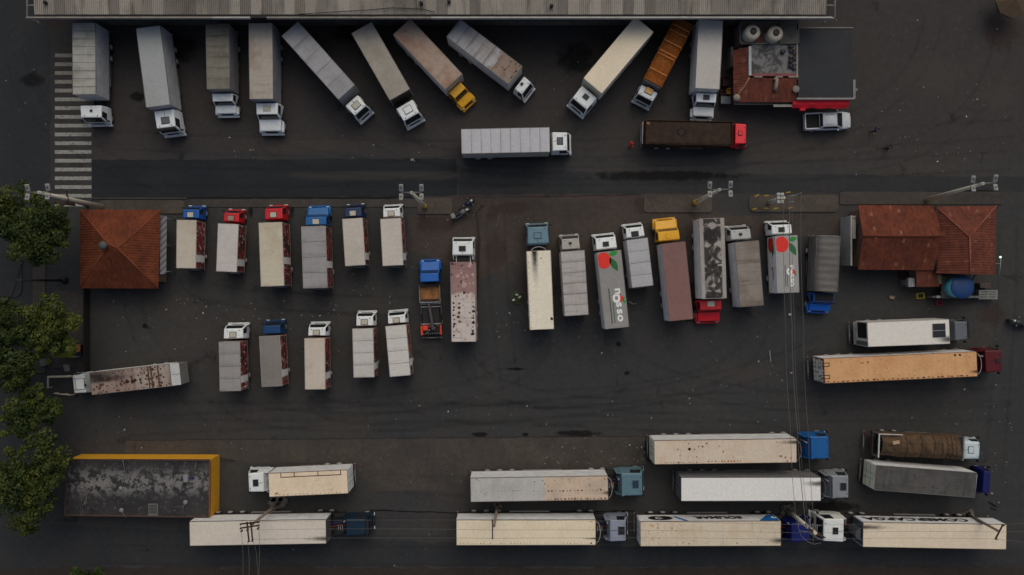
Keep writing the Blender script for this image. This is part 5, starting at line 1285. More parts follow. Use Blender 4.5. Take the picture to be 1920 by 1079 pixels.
# water tanks standing on it
TG = 'cream water tanks on the roof'
for lab, px, py in (('cream water tank with black lid, left of the pair on the roof', 1410, 62), ('cream water tank with brownish black lid, right of the pair on the roof', 1452.5, 64.5)):
    p = W(px, py, 4.1); t = empty('water_tank', (p.x, p.y, 3.2), rnd.random(), lab, 'water tank', TG)
    mb = MB(); mb.lathe((0, 0, 0), [(.02, 0), (.72, 0), (.80, .08), (.80, .2), (.76, .26), (.78, .34), (.78, 1.1), (.74, 1.2), (.5, 1.36), (.34, 1.40), (.02, 1.40)], paint('cream_tank_plastic', C(172, 164, 148), .5, .25), 28); mb.obj('tank_body', t)
    mb = MB(); mb.lathe((0, 0, 1.40), [(.02, 0), (.34, 0), (.34, .07), (.30, .10), (.02, .13)], paint('tank_lid_black', (.02, .018, .017) if px < 1430 else C(46, 34, 32), .5, .3), 20); mb.obj('lid', t)
    mb = MB(); mb.tube([(.2, -.6, 1.3), (.1, -.8, 1.0), (.1, -.82, 0)], .03, M_steel, 6); mb.obj('pipe', t)

# yellow walled building with a dark flat roof at lower left
def flatroof():
    b = NB('weathered_roof_felt'); co = b.tc('Object'); p = b.xyz(co)
    n = b.noise(co, 1.1, 8, .78, .2)
    col = b.mix(b.step(b.noise(co, .3, 4), .4, .65), C(37, 36, 37), C(48, 46, 46))
    col = b.mix(b.step(b.noise(co, .9, 5, .7), .52, .68, 0, .8), col, C(22, 21, 21))
    band = b.step(b.math('ABSOLUTE', b.math('SUBTRACT', p[1], .5)), .4, 1.9, 1, 0)
    col = b.mix(b.math('MULTIPLY', b.step(n, .47, .53), b.math('MULTIPLY', band, .85)), col, C(112, 110, 108))
    col = b.mix(b.step(b.noise(co, 2.2, 5, .7), .55, .62, 0, .6), col, C(84, 82, 82))
    b.bump(b.noise(co, 5, 4), .03, .5)
    return b.done(col, .8)
c0 = W(258, 914, 2.7); yb = finish('yellow_building', 'low building with bright yellow walls and dark patched flat roof at lower left', 'building', (c0.x, c0.y, 0))
T = lambda x, y, z: Wr(yb, x, y, z)
RZ = 2.75
A, B, Cc, D = T(127, 862, RZ), T(394, 863, RZ), T(393, 970, RZ), T(122, 966, RZ)
my = paint('yellow_wall_paint', (.74, .36, .018), .7, .25)
mb = MB(); n = 4
top = [A, B, Cc, D]; ins = Vector((0, 0, 0))
vsx = [Vector((p.x, p.y, 0)) for p in top] + [Vector((p.x, p.y, RZ - .12)) for p in top]
mb.solid(vsx, [(3, 2, 1, 0), (4, 5, 6, 7), (0, 1, 5, 4), (1, 2, 6, 5), (2, 3, 7, 6), (3, 0, 4, 7)], my); mb.obj('wall', yb)
ctr = sum(top, Vector()) / 4
mb = MB(); inn = [p.lerp(ctr, .012) for p in top]
mb.solid([Vector((p.x, p.y, RZ - .11)) for p in inn] + [Vector((p.x, p.y, RZ - .03)) for p in inn], [(3, 2, 1, 0), (4, 5, 6, 7), (0, 1, 5, 4), (1, 2, 6, 5), (2, 3, 7, 6), (3, 0, 4, 7)], flatroof()); mb.obj('roof', yb)
mb = MB()
for i, (p, q) in enumerate(((A, B), (B, Cc), (Cc, D), (D, A))):
    d_ = q - p; M = Matrix.Rotation(math.atan2(d_.y, d_.x), 3, 'Z')
    mb.box(((p.x + q.x) / 2, (p.y + q.y) / 2, RZ - .0), (d_.length - .1, .14, .16), paint('parapet_cap', C(70, 52, 44), .8, .6) if i != 1 else paint('parapet_brown', C(110, 62, 36), .8, .6), .01, 0, M)
mb.obj('parapet', yb)
for x in (-4.5, 1.0): opening(yb, 'window', (x, D.y - .06, 1.4), (1.4, .08, 1.0))
mp = paint('pale_pipe', C(92, 90, 88), .6, .4)
mb = MB()
for pts in (((230, 862), (234, 882), (230, 905), (229, 914)), ((244, 894), (237, 912)), ((368, 866), (366, 880), (359, 900)), ((344, 966), (343, 952), (347, 944)), ((228, 960), (236, 970)), ((160, 955), (162, 930)), ((145, 954), (164, 942)), ((155, 950), (160, 940))):
    mb.tube([T(x, y, RZ + .08) for x, y in pts], .035, mp, 6)
mb.obj('roof_pipe', yb)
for x, y in ((227, 916), (348, 942), (228, 957)): mb = MB(); mb.lathe(tuple(T(x, y, RZ - .03)), [(.02, 0), (.22, 0), (.24, .08), (.14, .16), (.02, .16)], paint('pale_fan', C(118, 116, 114), .6, .4), 14); mb.obj('roof_vent', yb)
p = T(288, 956, RZ); mb = MB(); mb.box((p.x, p.y, RZ + .05), (1.0, 1.25, .16), mp, .02); mb.box((p.x, p.y + .1, RZ + .14), (.8, .85, .04), paint('hatch_grey', C(66, 66, 66), .6, .4))
for k in range(3): mb.box((p.x, p.y - .35 + k * .3, RZ + .17), (.8, .04, .02), mp)
mb.obj('roof_hatch', yb)
p = T(351, 896, RZ); mb = MB(); mb.box((p.x, p.y, RZ + .22), (.45, .75, .5), paint('ac_unit', C(120, 120, 120), .5, .3), .03); mb.box((p.x + .5, p.y - .05, RZ + .02), (.5, .25, .04), paint('blue_rag', C(24, 30, 70), .8, .3)); mb.obj('air_conditioner', yb)
# ------------------------------------------------------------------ masts, poles and wires
MG = 'floodlight masts along the middle kerb'
M_pole = paint('pale_concrete_pole', C(188, 182, 164), .8, .4)
M_polew = paint('weathered_wood_pole', C(116, 104, 90), .85, .5)
M_xarm = paint('dark_crossarm', C(58, 42, 34), .85, .4)
M_yel = paint('yellow_pole_foot', C(196, 150, 20), .6, .4)
M_flood = paint('floodlight_housing', C(132, 132, 130), .5, .25)
def mast(label, base, lamps, h=11.8, foot=False):
    b0 = W(*base, 0); o = empty('floodlight_mast', b0, 0, label, 'floodlight mast', MG)
    cx = sum(l[0] for l in lamps) / 2; cy = sum(l[1] for l in lamps) / 2
    t = W(cx, cy, h) - b0; arm = t
    lean = Vector((t.x, t.y, h)); 
    mb = MB(); mb.tube([(0, 0, 0), lean * .5, lean * .985], .25, M_pole, 12, .14); mb.obj('pole', o)
    if foot:
        mb = MB(); mb.tube([(0, 0, 0), lean * .13], .27, M_yel, 12, .255); mb.obj('painted_foot', o)
    P = [W(l[0], l[1], h) - b0 for l in lamps]
    mb = MB(); mb.tube([P[0], P[1]], .04, M_steel, 8); mb.tube([lean * .94, P[0]], .025, M_steel, 6); mb.tube([lean * .94, P[1]], .025, M_steel, 6); mb.obj('arm', o)
    for p in P:
        for s in (-1, 1):
            mb = MB(); M = Matrix.Rotation(s * .35, 3, 'X')
            mb.box(p + Vector((0, s * .42, -.05)), (.38, .66, .2), M_flood, .06, 0, M)
            fl = mb.obj('floodlight', o)
            mb = MB(); mb.box(p + Vector((0, s * .48, -.17)), (.3, .5, .03), M_lamp, .01, 0, M); mb.obj('lamp_glass', fl)
            mb = MB(); mb.box(p + Vector((0, s * .40, .065)), (.2, .26, .05), paint('lamp_ballast', C(84, 84, 82), .5, .3), .02, 0, M); mb.obj('ballast', fl)
mast('floodlight mast whose lamps hang over the leftmost tree', (193, 388), ((51, 361), (89, 360)))
mast('floodlight mast with yellow foot beside the small white cabbed truck', (797, 388), ((752, 361), (790, 361)), foot=True)
mast('floodlight mast with yellow foot above the stained grey truck', (1302, 381), ((1331, 356), (1370, 355)), foot=True)
mast('pale floodlight mast standing behind the red tiled house', (1737, 375), ((1825, 345), (1867, 343)))

def pole(label, base, top, h, arms, foot=0.0, m=M_polew, name='utility_pole', extra=None, r=.17):
    b0 = W(*base, 0); t = W(*top, h) - b0
    o = empty(name, b0, 0, label, 'utility pole', 'wooden and concrete utility poles')
    mb = MB(); mb.tube([(0, 0, 0), Vector((t.x, t.y, h)) * .5, (t.x, t.y, h)], r, m, 10, r * .7); mb.obj('pole', o)
    if foot:
        mb = MB(); rq = random.Random(int(base[0]))
        for k in range(9): mb.box((rq.uniform(-foot, foot) * .7, rq.uniform(-foot, foot) * .6, .12), (foot * rq.uniform(.4, .8), foot * rq.uniform(.4, .7), .3), M_conc, .06, rq.random())
        mb.obj('concrete_footing', o)
    for (x0, y0, x1, y1, z, w_) in arms:
        p, q = W(x0, y0, z) - b0, W(x1, y1, z) - b0; d_ = q - p
        mb = MB(); mb.box((p + q) / 2, (d_.length, w_, w_), M_xarm, .02, math.atan2(d_.y, d_.x)); ar = mb.obj('crossarm', o)
        for t_ in (.06, .94):
            mb = MB(); c = p.lerp(q, t_); mb.lathe((c.x, c.y, z + w_ / 2), [(.02, 0), (.05, 0), (.08, .05), (.05, .10), (.08, .15), (.04, .2), (.02, .2)], paint('insulator', C(60, 46, 40), .3, .2), 10); mb.obj('insulator', ar)
    if extra: extra(o, b0)
    return o
def hangers(o, b0):
    for x, y in ((452, 997), (483, 992), (463, 995)):
        p = W(x, y, 8.0) - b0
        mb = MB(); mb.lathe((p.x, p.y, 7.6), [(.02, 0), (.09, .02), (.05, .1), (.09, .2), (.05, .3), (.09, .4), (.03, .5), (.02, .5)], paint('insulator', C(60, 46, 40), .3, .2), 10); mb.obj('hanging_insulator', o)
pole('wooden pole with a double crossarm above the leftmost long trailer', (523, 943), (471, 985), 8.6, [(450, 983, 487, 979, 8.5, .13), (450, 991, 487, 985, 8.3, .13), (463, 979, 467, 1017, 8.7, .13), (470, 979, 474, 1016, 8.7, .13)], 1.1, extra=hangers)
pole('wooden pole with a single crossarm above the pale yellow trailer', (933, 946), (926.5, 987), 8.4, [(923.5, 974, 923.5, 1011, 8.6, .11)], .6)
def trafo(o, b0):
    p = W(1520, 988, 8.3) - b0
    mb = MB()
    for k in range(4): q = W(1513 + k * 6, 985 + k * 5, 8.2) - b0; mb.lathe((q.x, q.y, 7.9), [(.02, 0), (.10, .02), (.06, .12), (.10, .2), (.04, .4), (.02, .4)], M_steel, 10)
    mb.obj('insulator_stack', o)
    mb = MB()
    for (x0, y0, x1, y1) in ((1495, 984, 1540, 986), (1500, 996, 1536, 1000), (1524, 982, 1525, 1020), (1532, 984, 1532, 1014)):
        mb.tube([W(x0, y0, 8.3) - b0, W(x1, y1, 8.3) - b0], .035, M_steel, 6)
    mb.tube([W(*q, 8.4) - b0 for q in ((1496, 970), (1497, 990), (1502, 1005), (1514, 1016), (1526, 1021), (1540, 1018))], .022, M_steel, 6); mb.obj('service_wires', o)
pole('concrete pole carrying switchgear over the dark blue tractor', (1474, 955), (1529, 1000), 8.7, [(1516, 992, 1545, 1008, 8.4, .2)], .7, M_pole, extra=trafo, r=.24)
pole('grey pole with a tilted crossarm over the lettered trailer at bottom right', (1812, 963), (1872, 996), 7.8, [(1881, 983, 1866, 1012, 7.9, .12)], .9, M_polew)
mb = MB()
def upole(o, b0):
    mb = MB()
    for k in range(6):
        p = W(1459 + (k % 2) * 7, 365 + (k // 2) * 7, 7.2) - b0
        mb.box(p, (.34, .3, .4), paint('white_switchgear', C(150, 150, 146), .5, .3), .06)
    mb.obj('switchgear', o)
    mb = MB()
    for a in ((1476, 372, 1504, 362), (1478, 380, 1490, 378), (1478, 367, 1500, 366)): mb.tube([W(a[0], a[1], 8.2) - b0, W(a[2], a[3], 8.2) - b0], .04, M_steel, 6)
    mb.obj('arm', o)
pole('cream pole with white switchgear on the yellow marked kerb island', (1441, 380), (1470, 371), 7.2, [(1496, 366, 1508, 362, 8.4, .1)], 0, M_pole, extra=upole, r=.22)
pole('leaning timber pole with crossarm beside the zebra crossing', (165, 386), (112, 370), 7.5, [(124, 358, 128, 380, 7.0, .16), (103, 380, 140, 384, 5.6, .3)], 0, M_polew)
# yellow marks on the kerb island round that pole
mb = MB()
for x, y in ((1419, 367), (1437, 367), (1455, 391), (1415, 392), (1437, 391), (1478, 361), (1482, 390)): p = W(x, y, .13); mb.box((p.x, p.y, .126), (.5, .14, .012), paint('yellow_line', C(140, 112, 34), .8, .5), 0, rnd.uniform(-.2, .5))
tag(mb.obj('kerb_markings'), kind='structure')
# dark lamp post at left
b0 = W(122, 526, 0); o = empty('street_lamp', b0, 0, 'dark street lamp post leaning out of view beside the side road', 'street lamp')
t = W(40, 526, 8.0) - b0
mb = MB(); mb.tube([(0, 0, 0), (t.x * .5, t.y * .5, 4), (t.x, t.y, 8.0)], .15, M_dark, 10, .09); mb.obj('pole', o)
mb = MB(); mb.lathe((0, 0, 0), [(.02, 0), (.42, 0), (.40, .15), (.26, .4), (.2, .7), (.02, .7)], M_dark, 12); mb.obj('base', o)
mb = MB(); mb.box((t.x - .2, t.y, 8.0), (.7, .26, .14), M_dark, .05); mb.obj('lamp_head', o)
# overhead wires
WG = 'overhead power lines'
def wire(label, pts, z, r=.016, m=None):
    mb = MB(); P = [W(x, y, z) for x, y in pts]; out = []
    for a, b_ in zip(P, P[1:]):
        for k in range(12):
            t_ = k / 12; p = a.lerp(b_, t_); out.append(p - Vector((0, 0, .35 * 4 * t_ * (1 - t_))))
    out.append(P[-1]); mb.tube(out, r, m or M_wire, 6)
    o = mb.obj('power_line'); tag(o, label, 'power line', WG)
M_wire = paint('grey_wire', C(92, 88, 84), .6, .2)
wire('thin wire over the shorter fruit logo truck, first from the left', [(1470, 368), (1473, 610), (1482, 800), (1494, 985)], 8.3, .02)
wire('thicker cable over the shorter fruit logo truck, between two thin wires', [(1481, 370), (1485, 610), (1495, 800), (1512, 990)], 7.6, .032)
wire('second thin wire close beside the thicker cable', [(1486, 372), (1490, 610), (1499, 800), (1517, 992)], 7.2, .016)
wire('lone wire passing between the fruit logo truck and the grey canvas truck', [(1502, 362), (1507, 610), (1515, 800), (1529, 1000)], 8.4, .02)
wire('outermost left wire running off the bottom edge', [(451, 985), (455, 1090)], 8.3, .018)
wire('second wire running off the bottom edge', [(464, 1015), (466, 1090)], 8.6, .02)
wire('third wire running off the bottom edge', [(474, 1014), (482, 1060), (481, 1090)], 8.6, .018)
wire('rightmost wire running off the bottom edge', [(485, 985), (484, 1090)], 8.3, .018)
wire('upper horizontal wire along the bottom road', [(487, 979), (924, 976), (1525, 985), (1880, 984), (2000, 984)], 8.4, .012)
wire('middle horizontal wire along the bottom road', [(474, 994), (924, 994), (1528, 1000), (1872, 998), (2000, 1002)], 8.4, .012)
wire('lower horizontal wire along the bottom road', [(474, 1012), (924, 1010), (1530, 1012), (1866, 1011), (2000, 1030)], 8.4, .012)

# ------------------------------------------------------------------ trees
def leafmat(name, c, sp=.35):
    b = NB(name); co = b.tc('Object')
    oi = b.noise(co, .8, 3); f = b.step(oi, .35, .65)
    col = b.mix(f, c, scale3(c, 1.55))
    g = b.noise(co, 6, 2); col = b.mix(1.0, col, b.step(g, .3, .7, .7, 1.3), 'MULTIPLY')
    b.b.inputs['Subsurface Weight'].default_value = 0
    return b.done(col, .55, 0, .25)
LV = [leafmat('dark_leaf', C(31, 42, 9)), leafmat('mid_leaf', C(39, 49, 11)), leafmat('yellowish_leaf', C(53, 59, 14))]
M_bark = paint('bark', C(60, 46, 36), .9, .6)
def tree(label, blobs, n, base, mats=(0, 1, 1, 2), size=.29, seed=0):
    n = int(n * 1.7)
    rq = random.Random(seed)
    b0 = W(base[0], base[1], 0); o = empty('broadleaf_tree', b0, 0, label, 'tree', 'street trees along the left edge')
    mb = MB(); pts = []
    for (px, py, z, r, rz) in blobs:
        c = W(px, py, z) - b0
        pts.append((c, r * 1.03, rz))
    tot = sum(r * r for _, r, _ in pts)
    for c, r, rz in pts:
        cnt = int(n * r * r / tot)
        # sub-clumps give an uneven outline with gaps between
        subs = []
        for _ in range(max(7, int(r * 9))):
            v = Vector((rq.gauss(0, 1), rq.gauss(0, 1), rq.gauss(.25, .8))).normalized() * (rq.uniform(.4, 1.14))
            subs.append((c + Vector((v.x * r, v.y * r, v.z * rz)), rq.uniform(.18, .50) * r, rq.choice(mats)))
        for _ in range(cnt):
            sc_, sr, mi_ = rq.choice(subs)
            v = Vector((rq.gauss(0, 1), rq.gauss(0, 1), rq.gauss(0, 1))).normalized() * sr * rq.uniform(.55, 1.05)
            p = sc_ + v * 1.0
            nrm = (v.normalized() * .6 + Vector((rq.gauss(0, .5), rq.gauss(0, .5), .7 + rq.gauss(0, .3)))).normalized()
            q = nrm.to_track_quat('Z', 'Y') @ Matrix.Rotation(rq.random() * 6.28, 3, 'Z').to_quaternion()
            s_ = size * .85 * rq.uniform(.5, 1.3)
            sh = [(-.5, 0, 0), (-.15, -.32, .04), (.35, -.26, 0), (.62, 0, -.08), (.35, .26, 0), (-.15, .32, .04)]
            vs_ = [mb.bm.verts.new(p + q @ (Vector(a) * s_)) for a in sh]
            f = mb.bm.faces.new(vs_); f.material_index = mb.mi(LV[mi_ if rq.random() < .8 else rq.choice(mats)])
    mb.obj('crown', o)
    mb = MB(); zt = min(c.z for c, _, _ in pts)
    mb.tube([(0, 0, 0), (.05, .03, zt * .3), (.0, .1, zt * .62)], .28, M_bark, 10, .19)
    for c, r, rz in pts:
        mb.tube([(0, .1, zt * .55), c * .5 + Vector((0, 0, zt * .2)), c], .13, M_bark, 7, .04)
        for _ in range(4):
            a = rq.random() * 6.28; mb.tube([c * .7, c + Vector((math.cos(a) * r * .6, math.sin(a) * r * .6, rz * .3))], .06, M_bark, 5, .02)
    mb.obj('trunk', o)
tree('large dark green tree left of the square tiled hut', [(35, 395, 7.0, 2.2, 1.6), (88, 410, 7.2, 2.1, 1.5), (40, 440, 7.6, 2.2, 1.6), (90, 455, 6.6, 1.9, 1.5), (5, 420, 6.8, 2.0, 1.5), (78, 482, 5.6, 1.1, 1.1), (112, 430, 5.8, 1.2, 1.1)], 9000, (75, 430), (0, 0, 1, 2), seed=1)
tree('bright green bushy tree over the parked stall by the low wall', [(105, 600, 6.5, 1.7, 1.4), (75, 615, 6.6, 1.7, 1.4), (115, 640, 6.0, 1.4, 1.2), (85, 655, 5.6, 1.3, 1.1), (97, 575, 5.6, 1.2, 1.0)], 6500, (110, 615), (0, 1, 2, 2), seed=2)
tree('dark dense tree at the left edge above a paler one', [(15, 605, 7.2, 2.0, 1.5), (-10, 590, 7, 1.6, 1.4), (20, 650, 7.0, 2.0, 1.5), (40, 625, 6.6, 1.6, 1.3)], 6500, (55, 620), (0, 0, 0, 1), seed=3)
tree('mid green tree at the left edge left of the railed bay', [(25, 700, 6.2, 2.0, 1.4), (40, 690, 6.0, 1.5, 1.2), (5, 680, 6.4, 1.6, 1.3)], 4500, (50, 695), (0, 1, 1, 2), seed=4)
tree('thin olive tree below the railed bay', [(55, 752, 6.0, 1.7, 1.3), (84, 768, 5.6, 1.4, 1.1), (30, 785, 6.0, 1.6, 1.2), (78, 780, 5.4, 1.5, 1.1), (50, 800, 5.2, 1.2, 1.0)], 5200, (85, 760), (0, 1, 1, 2), seed=5)
tree('large sparse tree beside the yellow walled building', [(40, 870, 6.2, 2.1, 1.5), (85, 850, 5.8, 1.7, 1.2), (30, 920, 6.4, 2.1, 1.5), (70, 930, 6.0, 2.0, 1.4), (95, 900, 5.6, 1.6, 1.2), (55, 975, 5.8, 1.4, 1.2), (110, 870, 5.2, 1.2, 1.0), (12, 895, 6.2, 1.6, 1.2)], 8800, (95, 905), (0, 0, 1, 1, 2), seed=6)
tree('small dark tree top cut by the bottom edge', [(150, 1088, 4.6, 1.3, 1.1), (180, 1082, 4.4, 1.0, .9)], 1800, (165, 1075), (0, 0, 0, 1), seed=7)
# ------------------------------------------------------------------ pickup, motorcycles, people and smaller things
p0 = W(1552, 227, .9); rt = empty('pickup_truck', (p0.x, p0.y, 0), R(2), 'silver double cab pickup with black bed parked below the red awning', 'pickup')
mp_ = paint('silver_car_paint', C(186, 190, 194), .35, .1, .0)
def ringmesh(mb, secs, m):
    """secs: (x, [(y,z)...]) closed rings, lofted"""
    k = mb.mi(m); rg = [[mb.bm.verts.new((x, y, z)) for y, z in pr] for x, pr in secs]; fs = []
    for a, b_ in zip(rg, rg[1:]):
        n = len(a)
        for j in range(n):
            f = mb.bm.faces.new((a[j], a[(j + 1) % n], b_[(j + 1) % n], b_[j])); f.material_index = k; f.smooth = True; fs.append(f)
    for r_ in (rg[0], rg[-1]): f = mb.bm.faces.new(r_); f.material_index = k; fs.append(f)
    bmesh.ops.recalc_face_normals(mb.bm, faces=fs)
def sec(hw, z0, z1, cr=.12): return [(-hw, z0), (hw, z0), (hw + .03, (z0 + z1) * .5), (hw, z1 - cr), (hw - cr, z1), (-hw + cr, z1), (-hw, z1 - cr), (-hw - .03, (z0 + z1) * .5)]
mb = MB(); ringmesh(mb, [(-2.45, sec(.80, .5, .95)), (-2.38, sec(.88, .4, 1.06)), (-1.0, sec(.91, .35, 1.08)), (.9, sec(.91, .35, 1.06)), (1.6, sec(.90, .35, 1.02)), (2.2, sec(.82, .38, .92, .2)), (2.42, sec(.66, .45, .78, .2)), (2.48, sec(.5, .5, .7, .1))], mp_); mb.obj('body', rt)
mb = MB(); ringmesh(mb, [(-.95, sec(.82, 1.0, 1.1, .05)), (-.72, sec(.72, 1.0, 1.68, .12)), (.45, sec(.72, 1.0, 1.72, .12)), (.75, sec(.74, 1.0, 1.62, .12)), (1.38, sec(.82, 1.0, 1.1, .05))], mp_); cb = mb.obj('cabin', rt)
mb = MB(); mb.slab(((1.42, -.74, 1.10), (1.42, .74, 1.10), (.72, .62, 1.66), (.72, -.62, 1.66)), M_glass, off=.03, th=.03); mb.obj('windshield', cb)
mb = MB(); mb.slab(((-.98, .7, 1.14), (-.98, -.7, 1.14), (-.78, -.62, 1.62), (-.78, .62, 1.62)), M_glass, off=.03, th=.03); mb.obj('rear_window', cb)
for s in (-1, 1):
    q = [(-.6, s * .83, 1.14), (1.05, s * .83, 1.14), (.6, s * .735, 1.60), (-.55, s * .735, 1.60)]
    if s > 0: q = [q[1], q[0], q[3], q[2]]
    mb = MB(); mb.slab(q, M_glass, off=.02, th=.03); mb.obj('side_window', cb)
    mb = MB(); mb.box((.95, s * 1.0, 1.12), (.14, .2, .14), mp_, .04); mb.obj('mirror', rt)
    mb = MB(); mb.box((2.22, s * .62, .82), (.3, .3, .12), M_lamp, .04); mb.obj('headlight', rt)
    mb = MB(); mb.box((-2.40, s * .80, .9), (.10, .16, .28), M_red, .03); mb.obj('tail_lamp', rt)
    for x in (-1.55, 1.5): w_ = wheel(rt, x, s * .84, .75, .37)
mb = MB(); mb.box((-1.68, 0, 1.08), (1.36, 1.42, .03), paint('black_bed_liner', (.006, .006, .007), .8, .2)); mb.obj('bed_liner', rt)
mb = MB()
for s in (-1, 1): mb.box((-1.68, s * .80, 1.10), (1.5, .12, .08), mp_, .03)
mb.box((-2.4, 0, 1.09), (.10, 1.6, .08), mp_, .03); mb.tube([(-1.02, -.75, 1.1), (-1.05, -.66, 1.42), (-1.05, .66, 1.42), (-1.02, .75, 1.1)], .035, M_alu, 8); mb.obj('bed_rail', rt)
mb = MB()
for s in (-.5, .5): mb.tube([(-.5, s, 1.74), (.4, s, 1.76)], .02, M_alu, 6)
mb.obj('roof_rail', cb)

def motorcycle(label, x, y, rz, tank, luggage=None, rider=False):
    p = W(x, y, .5); o = empty('motorcycle', (p.x, p.y, 0), rz, label, 'motorcycle', 'motorcycles'); o.scale = (1.18, 1.3, 1.1)
    for wx in (-.62, .66):
        mb = MB(); N1, N2 = 22, 8; k = mb.mi(M_rub); g = []
        for i in range(N1):
            a = 2 * math.pi * i / N1
            g.append([mb.bm.verts.new((wx + math.cos(a) * (.27 + .055 * math.cos(b_)), .055 * math.sin(b_), .33 + math.sin(a) * (.27 + .055 * math.cos(b_)))) for b_ in [2 * math.pi * j / N2 for j in range(N2)]])
        for i in range(N1):
            for j in range(N2):
                f = mb.bm.faces.new((g[i][j], g[(i + 1) % N1][j], g[(i + 1) % N1][(j + 1) % N2], g[i][(j + 1) % N2])); f.material_index = k; f.smooth = True
        wh_ = mb.obj('wheel', o)
        mb = MB(); mb.lathe((wx, 0, .33), [(.02, -.03), (.21, -.03), (.22, 0), (.21, .03), (.02, .03)], M_alu, 16, 'Y'); mb.obj('rim', wh_)
    mb = MB(); mb.tube([(-.62, 0, .33), (-.1, 0, .42), (.3, 0, .75), (.55, 0, .8)], .06, M_dark, 8); mb.box((0, 0, .45), (.5, .26, .34), M_steel, .06)
    mb.tube([(.66, .09, .33), (.5, .09, .9)], .028, M_alu, 6); mb.tube([(.66, -.09, .33), (.5, -.09, .9)], .028, M_alu, 6); mb.obj('frame', o)
    mb = MB(); ringmesh(mb, [(-.05, sec(.10, .68, .86, .05)), (.1, sec(.16, .66, .95, .08)), (.35, sec(.17, .68, .98, .08)), (.5, sec(.10, .72, .90, .05))], tank); mb.obj('fuel_tank', o)
    mb = MB(); ringmesh(mb, [(-.75, sec(.10, .76, .86, .04)), (-.6, sec(.14, .72, .88, .05)), (-.2, sec(.15, .70, .84, .05)), (.0, sec(.11, .70, .84, .04))], M_dark); mb.obj('seat', o)
    mb = MB(); mb.tube([(.36, .38, 1.02), (.46, .2, 1.06), (.5, 0, 1.04), (.46, -.2, 1.06), (.36, -.38, 1.02)], .022, M_dark, 6)
    for s in (-1, 1): mb.tube([(.42, s * .26, 1.05), (.5, s * .34, 1.2)], .01, M_dark, 5); mb.box((.5, s * .36, 1.22), (.04, .14, .09), M_alu, .02)
    mb.obj('handlebar', o)
    mb = MB(); mb.lathe((.62, 0, .93), [(.02, -.08), (.10, -.08), (.11, 0), (.10, .08), (.02, .08)], M_lamp, 12, 'Y'); mb.obj('headlight', o)
    mb = MB(); mb.tube([(.1, -.16, .35), (-.3, -.18, .3), (-.75, -.2, .42)], .05, M_alu, 8); mb.obj('exhaust', o)
    mb = MB(); mb.box((-.72, 0, .72), (.35, .16, .04), tank, .02); mb.box((.66, 0, .68), (.4, .14, .03), tank, .01); mb.obj('mudguard', o)
    if luggage:
        mb = MB(); mb.box((-.72, 0, 1.02), (.36, .4, .28), luggage, .05); mb.obj('top_box', o)
    return o
motorcycle('black motorcycle with grey top box, lower of the pair by the kerb island', 864, 400, R(25), paint('grey_tank', C(96, 96, 96), .3, .2), paint('grey_top_box', C(120, 118, 114), .5, .3))
motorcycle('dark blue motorcycle, upper of the pair by the kerb island', 874, 386, R(40), paint('dark_blue_tank', C(20, 30, 52), .3, .2))
motorcycle('dark motorcycle at the right edge above the dark red cab', 1909, 606, R(160), paint('teal_grey_tank', C(48, 58, 58), .3, .2))

